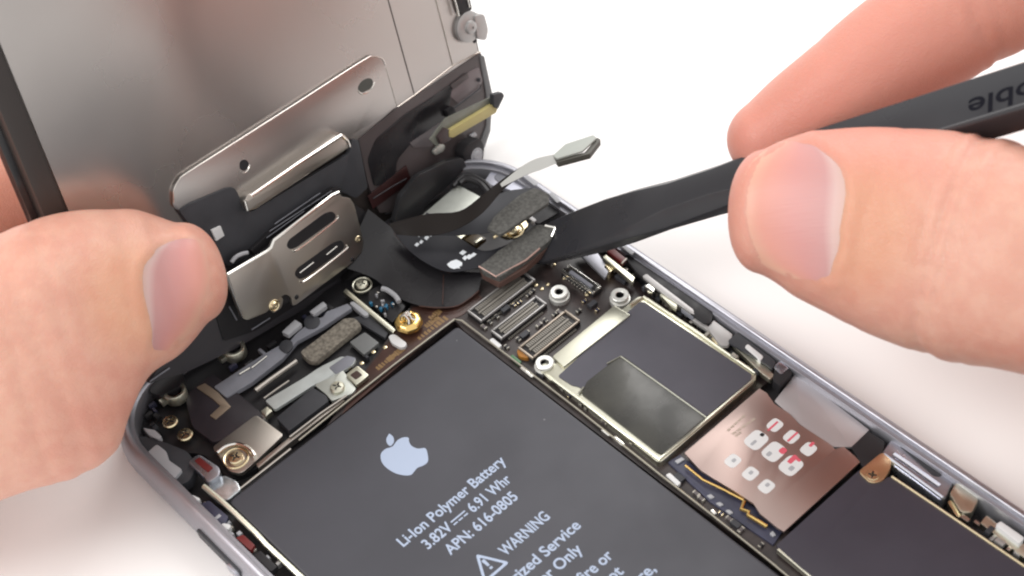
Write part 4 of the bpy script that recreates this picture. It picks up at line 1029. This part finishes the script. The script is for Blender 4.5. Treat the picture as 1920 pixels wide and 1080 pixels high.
def proj(p):
    q = p - CAM; zc = q.dot(FWD)
    return (CX + F * q.dot(RIGHT) / zc, CY + F * q.dot(DOWN) / zc)
def pdist(pt, poly):
    """signed pixel distance to polygon, negative inside"""
    x, y = pt; inside = False; best = 1e9; n = len(poly)
    for i in range(n):
        x1, y1 = poly[i]; x2, y2 = poly[(i + 1) % n]
        if (y1 > y) != (y2 > y) and x < (x2 - x1) * (y - y1) / (y2 - y1) + x1: inside = not inside
        dx, dy = x2 - x1, y2 - y1; L2 = dx * dx + dy * dy
        t = max(0, min(1, ((x - x1) * dx + (y - y1) * dy) / L2)) if L2 else 0
        best = min(best, math.hypot(x - x1 - t * dx, y - y1 - t * dy))
    return -best if inside else best
def polyd(pt, pl):
    x, y = pt; best = 1e9
    for (x1, y1), (x2, y2) in zip(pl, pl[1:]):
        dx, dy = x2 - x1, y2 - y1; L2 = dx * dx + dy * dy
        t = max(0, min(1, ((x - x1) * dx + (y - y1) * dy) / L2)) if L2 else 0
        best = min(best, math.hypot(x - x1 - t * dx, y - y1 - t * dy))
    return best
def loft(bm, keys, cap, nsec=70, nseg=64, nail=None, creases=(), sq=2.25, cap2=None, fold=None, free=None):
    """keys tip->base: (px, py, t, half width in px, depth radius mm). Rounded tip, continuous skin."""
    K = []
    for key in keys:
        px, py, t, h1, h2, b = key if len(key) == 6 else (*key[:4], key[3], key[4])
        c = at(px, py, t); K.append((c.x, c.y, c.z, h1 * t / F, b, h2 * t / F))
    R_ = catmull(K, nsec)
    C = [Vector(r[:3]) for r in R_]
    T_ = []
    for i in range(nsec):
        T_.append((C[min(i + 1, nsec - 1)] - C[max(i - 1, 0)]).normalized())
    capn = 14
    full = []
    t0 = T_[0]
    for k in range(capn, 0, -1):
        th = math.pi / 2 * (k / capn) * 0.985
        full.append((C[0] - t0 * (cap * math.sin(th)), t0, R_[0][3] * math.cos(th) ** 0.9, R_[0][4] * math.cos(th) ** 0.9, 0.0, R_[0][5] * math.cos(th) ** 0.9))
    ls = 0.0
    for i in range(nsec):
        if i: ls += (C[i] - C[i - 1]).length
        full.append((C[i], T_[i], R_[i][3], R_[i][4], ls, R_[i][5]))
    if cap2:
        t1 = T_[-1]
        for k in range(1, 11):
            th = math.pi / 2 * k / 10 * 0.98
            full.append((C[-1] + t1 * (cap2 * math.sin(th)), t1, R_[-1][3] * math.cos(th), R_[-1][4] * math.cos(th), ls, R_[-1][5] * math.cos(th)))
    rings = []
    for c, t, a1, b, s_, a2 in full:
        n = (CAM - c).normalized(); n = (n - t * n.dot(t)).normalized(); bb = t.cross(n)
        ring = []
        for k in range(nseg):
            ph = 2 * math.pi * k / nseg
            cx, sx = math.cos(ph), math.sin(ph)
            e = 2 / sq
            a = a2 if (cx > 0) == (bb.dot(DOWN) > 0) else a1
            x = math.copysign(abs(cx) ** e, cx) * a; y = math.copysign(abs(sx) ** e, sx) * b
            p = c + bb * x + n * y
            d = 0.0
            for cs, amp, wd in creases:
                d -= amp * math.exp(-((s_ - cs - 0.5 * math.sin(ph * 2 + cs)) / wd) ** 2)
            out = (bb * x / (a * a + 1e-6) + n * y / (b * b + 1e-6)).normalized()
            if nail and y > -0.2 * b:
                ds = pdist(proj(p), nail) * c_t(c) / F
                if ds < 0: d -= 0.30 * min(1, -ds / 1.6) * (min(1, max(0, polyd(proj(p), free) * c_t(c) / F - 0.3) / 1.4) if free else 1)
                if fold:
                    df = polyd(proj(p), fold) * c_t(c) / F
                    if ds > -0.2 and df < 2.5: d += 0.27 * math.exp(-((df - 0.5) / 0.65) ** 2)
            ring.append(bm.verts.new((p + out * d) * S))
        rings.append(ring)
    for a, b in zip(rings, rings[1:]):
        for k in range(nseg):
            bm.faces.new((a[k], b[k], b[(k + 1) % nseg], a[(k + 1) % nseg]))
    bm.faces.new(rings[0]); bm.faces.new(rings[-1][::-1])
def c_t(c): return (c - CAM).dot(FWD)

def make_nail(parent, keys, cap, cut, free, nu=22, nv=22, lift=0.2):
    tmp = bmesh.new(); loft(tmp, keys, cap)
    bv = BVHTree.FromBMesh(tmp)
    c0, c1 = catmull(cut, nv + 1), catmull(free, nv + 1)
    bm = bmesh.new(); g = []; uvs = {}
    for i in range(nu + 1):
        row = []
        for j in range(nv + 1):
            u = i / nu; px = c0[j][0] + (c1[j][0] - c0[j][0]) * u; py = c0[j][1] + (c1[j][1] - c0[j][1]) * u
            h, n_, idx, d = bv.ray_cast(CAM * S, ray(px, py).normalized())
            if h is None:
                h, n_, idx, d = bv.find_nearest(at(px, py, keys[0][2] - 4) * S)
            if n_.dot(CAM * S - h) < 0: n_ = -n_
            e = min(u * 8, (1 - u) * 5.0, (j / nv) * 5, (1 - j / nv) * 5, 1.0)
            v = bm.verts.new(h + n_ * ((lift * (e * (2 - e)) - 0.50 * (1 - e)) * S)); uvs[v] = (u, j / nv); row.append(v)
        g.append(row)
    lay = bm.loops.layers.uv.new('nail')
    for i in range(nu):
        for j in range(nv):
            f = bm.faces.new((g[i][j], g[i + 1][j], g[i + 1][j + 1], g[i][j + 1]))
            for l in f.loops: l[lay].uv = uvs[l.vert]
    for _ in range(2): bmesh.ops.smooth_vert(bm, verts=[v for v in bm.verts if not v.is_boundary], factor=0.5, use_axis_x=True, use_axis_y=True, use_axis_z=True)
    tmp.free()
    bmesh.ops.recalc_face_normals(bm, faces=bm.faces)
    return finish('fingernail', bm, m_nail, parent, smooth=True, autosmooth=False)
def hand_object(bm, name, label, m_skin):
    bmesh.ops.recalc_face_normals(bm, faces=bm.faces)
    me = bpy.data.meshes.new(name); bm.to_mesh(me); bm.free()
    me.materials.append(m_skin)
    o = bpy.data.objects.new(name, me); COL.objects.link(o)
    r = o.modifiers.new('remesh', 'REMESH'); r.mode = 'VOXEL'; r.voxel_size = 0.4 * S; r.use_smooth_shade = True
    s_ = o.modifiers.new('smooth', 'SMOOTH'); s_.factor = 0.5; s_.iterations = 5
    o['label'] = label; o['category'] = 'hand'; o['group'] = 'hands of the person repairing the phone'
    return o

# --- right hand: thumb in front of the bar, index finger behind it
rt = [(1428, 397, 183, 116, 6.6), (1500, 400, 182, 151, 7.6), (1600, 416, 180, 180, 8.6), (1700, 440, 178, 201, 9.6), (1790, 460, 176, 213, 10.4), (1860, 478, 174, 214, 10.8), (1930, 496, 172, 204, 11.2), (2060, 528, 171, 205, 12.5), (2240, 560, 175, 235, 14), (2420, 560, 183, 250, 15)]
r_cut = [(1524, 262), (1572, 300), (1592, 345), (1584, 420), (1574, 478), (1558, 528)]
r_free = [(1462, 266), (1416, 296), (1390, 345), (1386, 402), (1398, 455), (1430, 496), (1486, 522)]
r_nail = [p[:2] for p in catmull(r_cut, 16)] + [p[:2] for p in catmull(r_free[::-1], 16)]
bm = bmesh.new()
loft(bm, rt, 3.7, nsec=110, nseg=110, nail=r_nail, fold=r_cut, free=r_free, creases=((21.5, 0.6, 0.45), (23.2, 0.4, 0.4), (19.8, 0.3, 0.35), (25.5, 0.35, 0.4), (13.0, 0.15, 0.3)))
ri = [(1442, 262, 198, 78, 6.4), (1500, 225, 197, 92, 7.2), (1581, 173, 195, 104, 7.8), (1683, 98, 194, 114, 8.2), (1800, 22, 193, 120, 8.6), (1920, -45, 192, 124, 9.0), (2100, -130, 191, 135, 9.5), (2350, -160, 191, 150, 10.5), (2560, 40, 189, 190, 12)]
loft(bm, ri, 5.0, nsec=80, nseg=64, creases=((27, 0.55, 0.45), (28.8, 0.4, 0.4), (25.2, 0.25, 0.4), (12, 0.15, 0.4)))
# the hand beyond the frame: other fingers, palm, wrist
for keys in ([(2020, 60, 207, 105, 7.5), (2180, -20, 203, 118, 8.5), (2420, -60, 197, 135, 9.5), (2640, 120, 193, 170, 12)],
             [(2150, 150, 213, 105, 7.5), (2300, 80, 207, 115, 8.5), (2500, 40, 201, 130, 9.5), (2700, 220, 195, 170, 12)],
             [(2280, 260, 215, 92, 6.5), (2420, 200, 209, 100, 7.5), (2580, 180, 203, 115, 8.5), (2740, 330, 195, 160, 12)]):
    loft(bm, keys, 5.5, nsec=30, nseg=32, cap2=8)
loft(bm, [(2400, 480, 185, 290, 14), (2560, 330, 189, 380, 15), (2750, 330, 189, 400, 16), (2980, 400, 187, 340, 16), (3250, 480, 183, 300, 17), (3700, 560, 177, 320, 20)], 12, nsec=50, nseg=48, cap2=6)
rh = hand_object(bm, 'hand', 'right hand pinching the black pry bar between thumb and index finger', m_skin_a)
make_nail(rh, rt, 3.7, r_cut, r_free)

# --- left hand: thumb on the metal backing, index finger behind the glass
lt = [(362, 511, 191.5, 96, 96, 6.3), (301, 529, 191, 139, 139, 7.4), (235, 546, 189.5, 157, 165, 8.4), (178, 560, 188, 169, 228, 9.4), (130, 574, 187, 173, 282, 10.4), (50, 600, 185.5, 170, 310, 11.5), (-50, 630, 185, 172, 308, 12.5), (-260, 690, 186, 190, 330, 14), (-460, 760, 190, 240, 330, 15)]
l_cut = [(342, 440), (300, 456), (265, 496), (263, 545), (276, 605), (280, 668)]
l_free = [(376, 448), (397, 474), (405, 520), (394, 562), (366, 612), (326, 654)]
l_nail = [p[:2] for p in catmull(l_cut, 16)] + [p[:2] for p in catmull(l_free[::-1], 16)]
bm = bmesh.new()
loft(bm, lt, 3.7, nsec=110, nseg=110, nail=l_nail, fold=l_cut, free=l_free, creases=((19.0, 0.2, 0.5), (21, 0.16, 0.4), (16.5, 0.12, 0.4)))
li = [(190, 330, 217, 92, 6.4), (120, 350, 215.5, 106, 7.4), (20, 372, 213.5, 118, 8.2), (-110, 410, 211, 130, 9), (-300, 480, 208, 145, 10), (-520, 620, 204, 190, 12)]
loft(bm, li, 5.0, nsec=60, nseg=56, cap2=8)
for keys in ([(-20, 590, 222, 88, 6.5), (-160, 600, 219, 105, 8), (-340, 640, 213, 125, 9.5), (-560, 720, 206, 170, 12)],
             [(-160, 760, 224, 88, 6.5), (-300, 760, 220, 105, 8), (-440, 770, 214, 125, 9.5), (-600, 800, 207, 170, 12)],
             [(-260, 900, 222, 78, 6), (-380, 890, 218, 92, 7), (-500, 880, 213, 110, 8.5), (-640, 880, 207, 150, 12)]):
    loft(bm, keys, 5.0, nsec=30, nseg=32, cap2=8)
loft(bm, [(-420, 760, 193, 300, 14), (-600, 760, 198, 360, 15), (-800, 800, 198, 370, 16), (-1050, 880, 194, 310, 16), (-1350, 980, 190, 290, 17), (-1800, 1120, 184, 310, 20)], 12, nsec=50, nseg=48, cap2=6)
lh = hand_object(bm, 'hand', 'left hand with its thumb pressed on the metal backing of the lifted screen', m_skin_b)
make_nail(lh, lt, 3.7, l_cut, l_free)
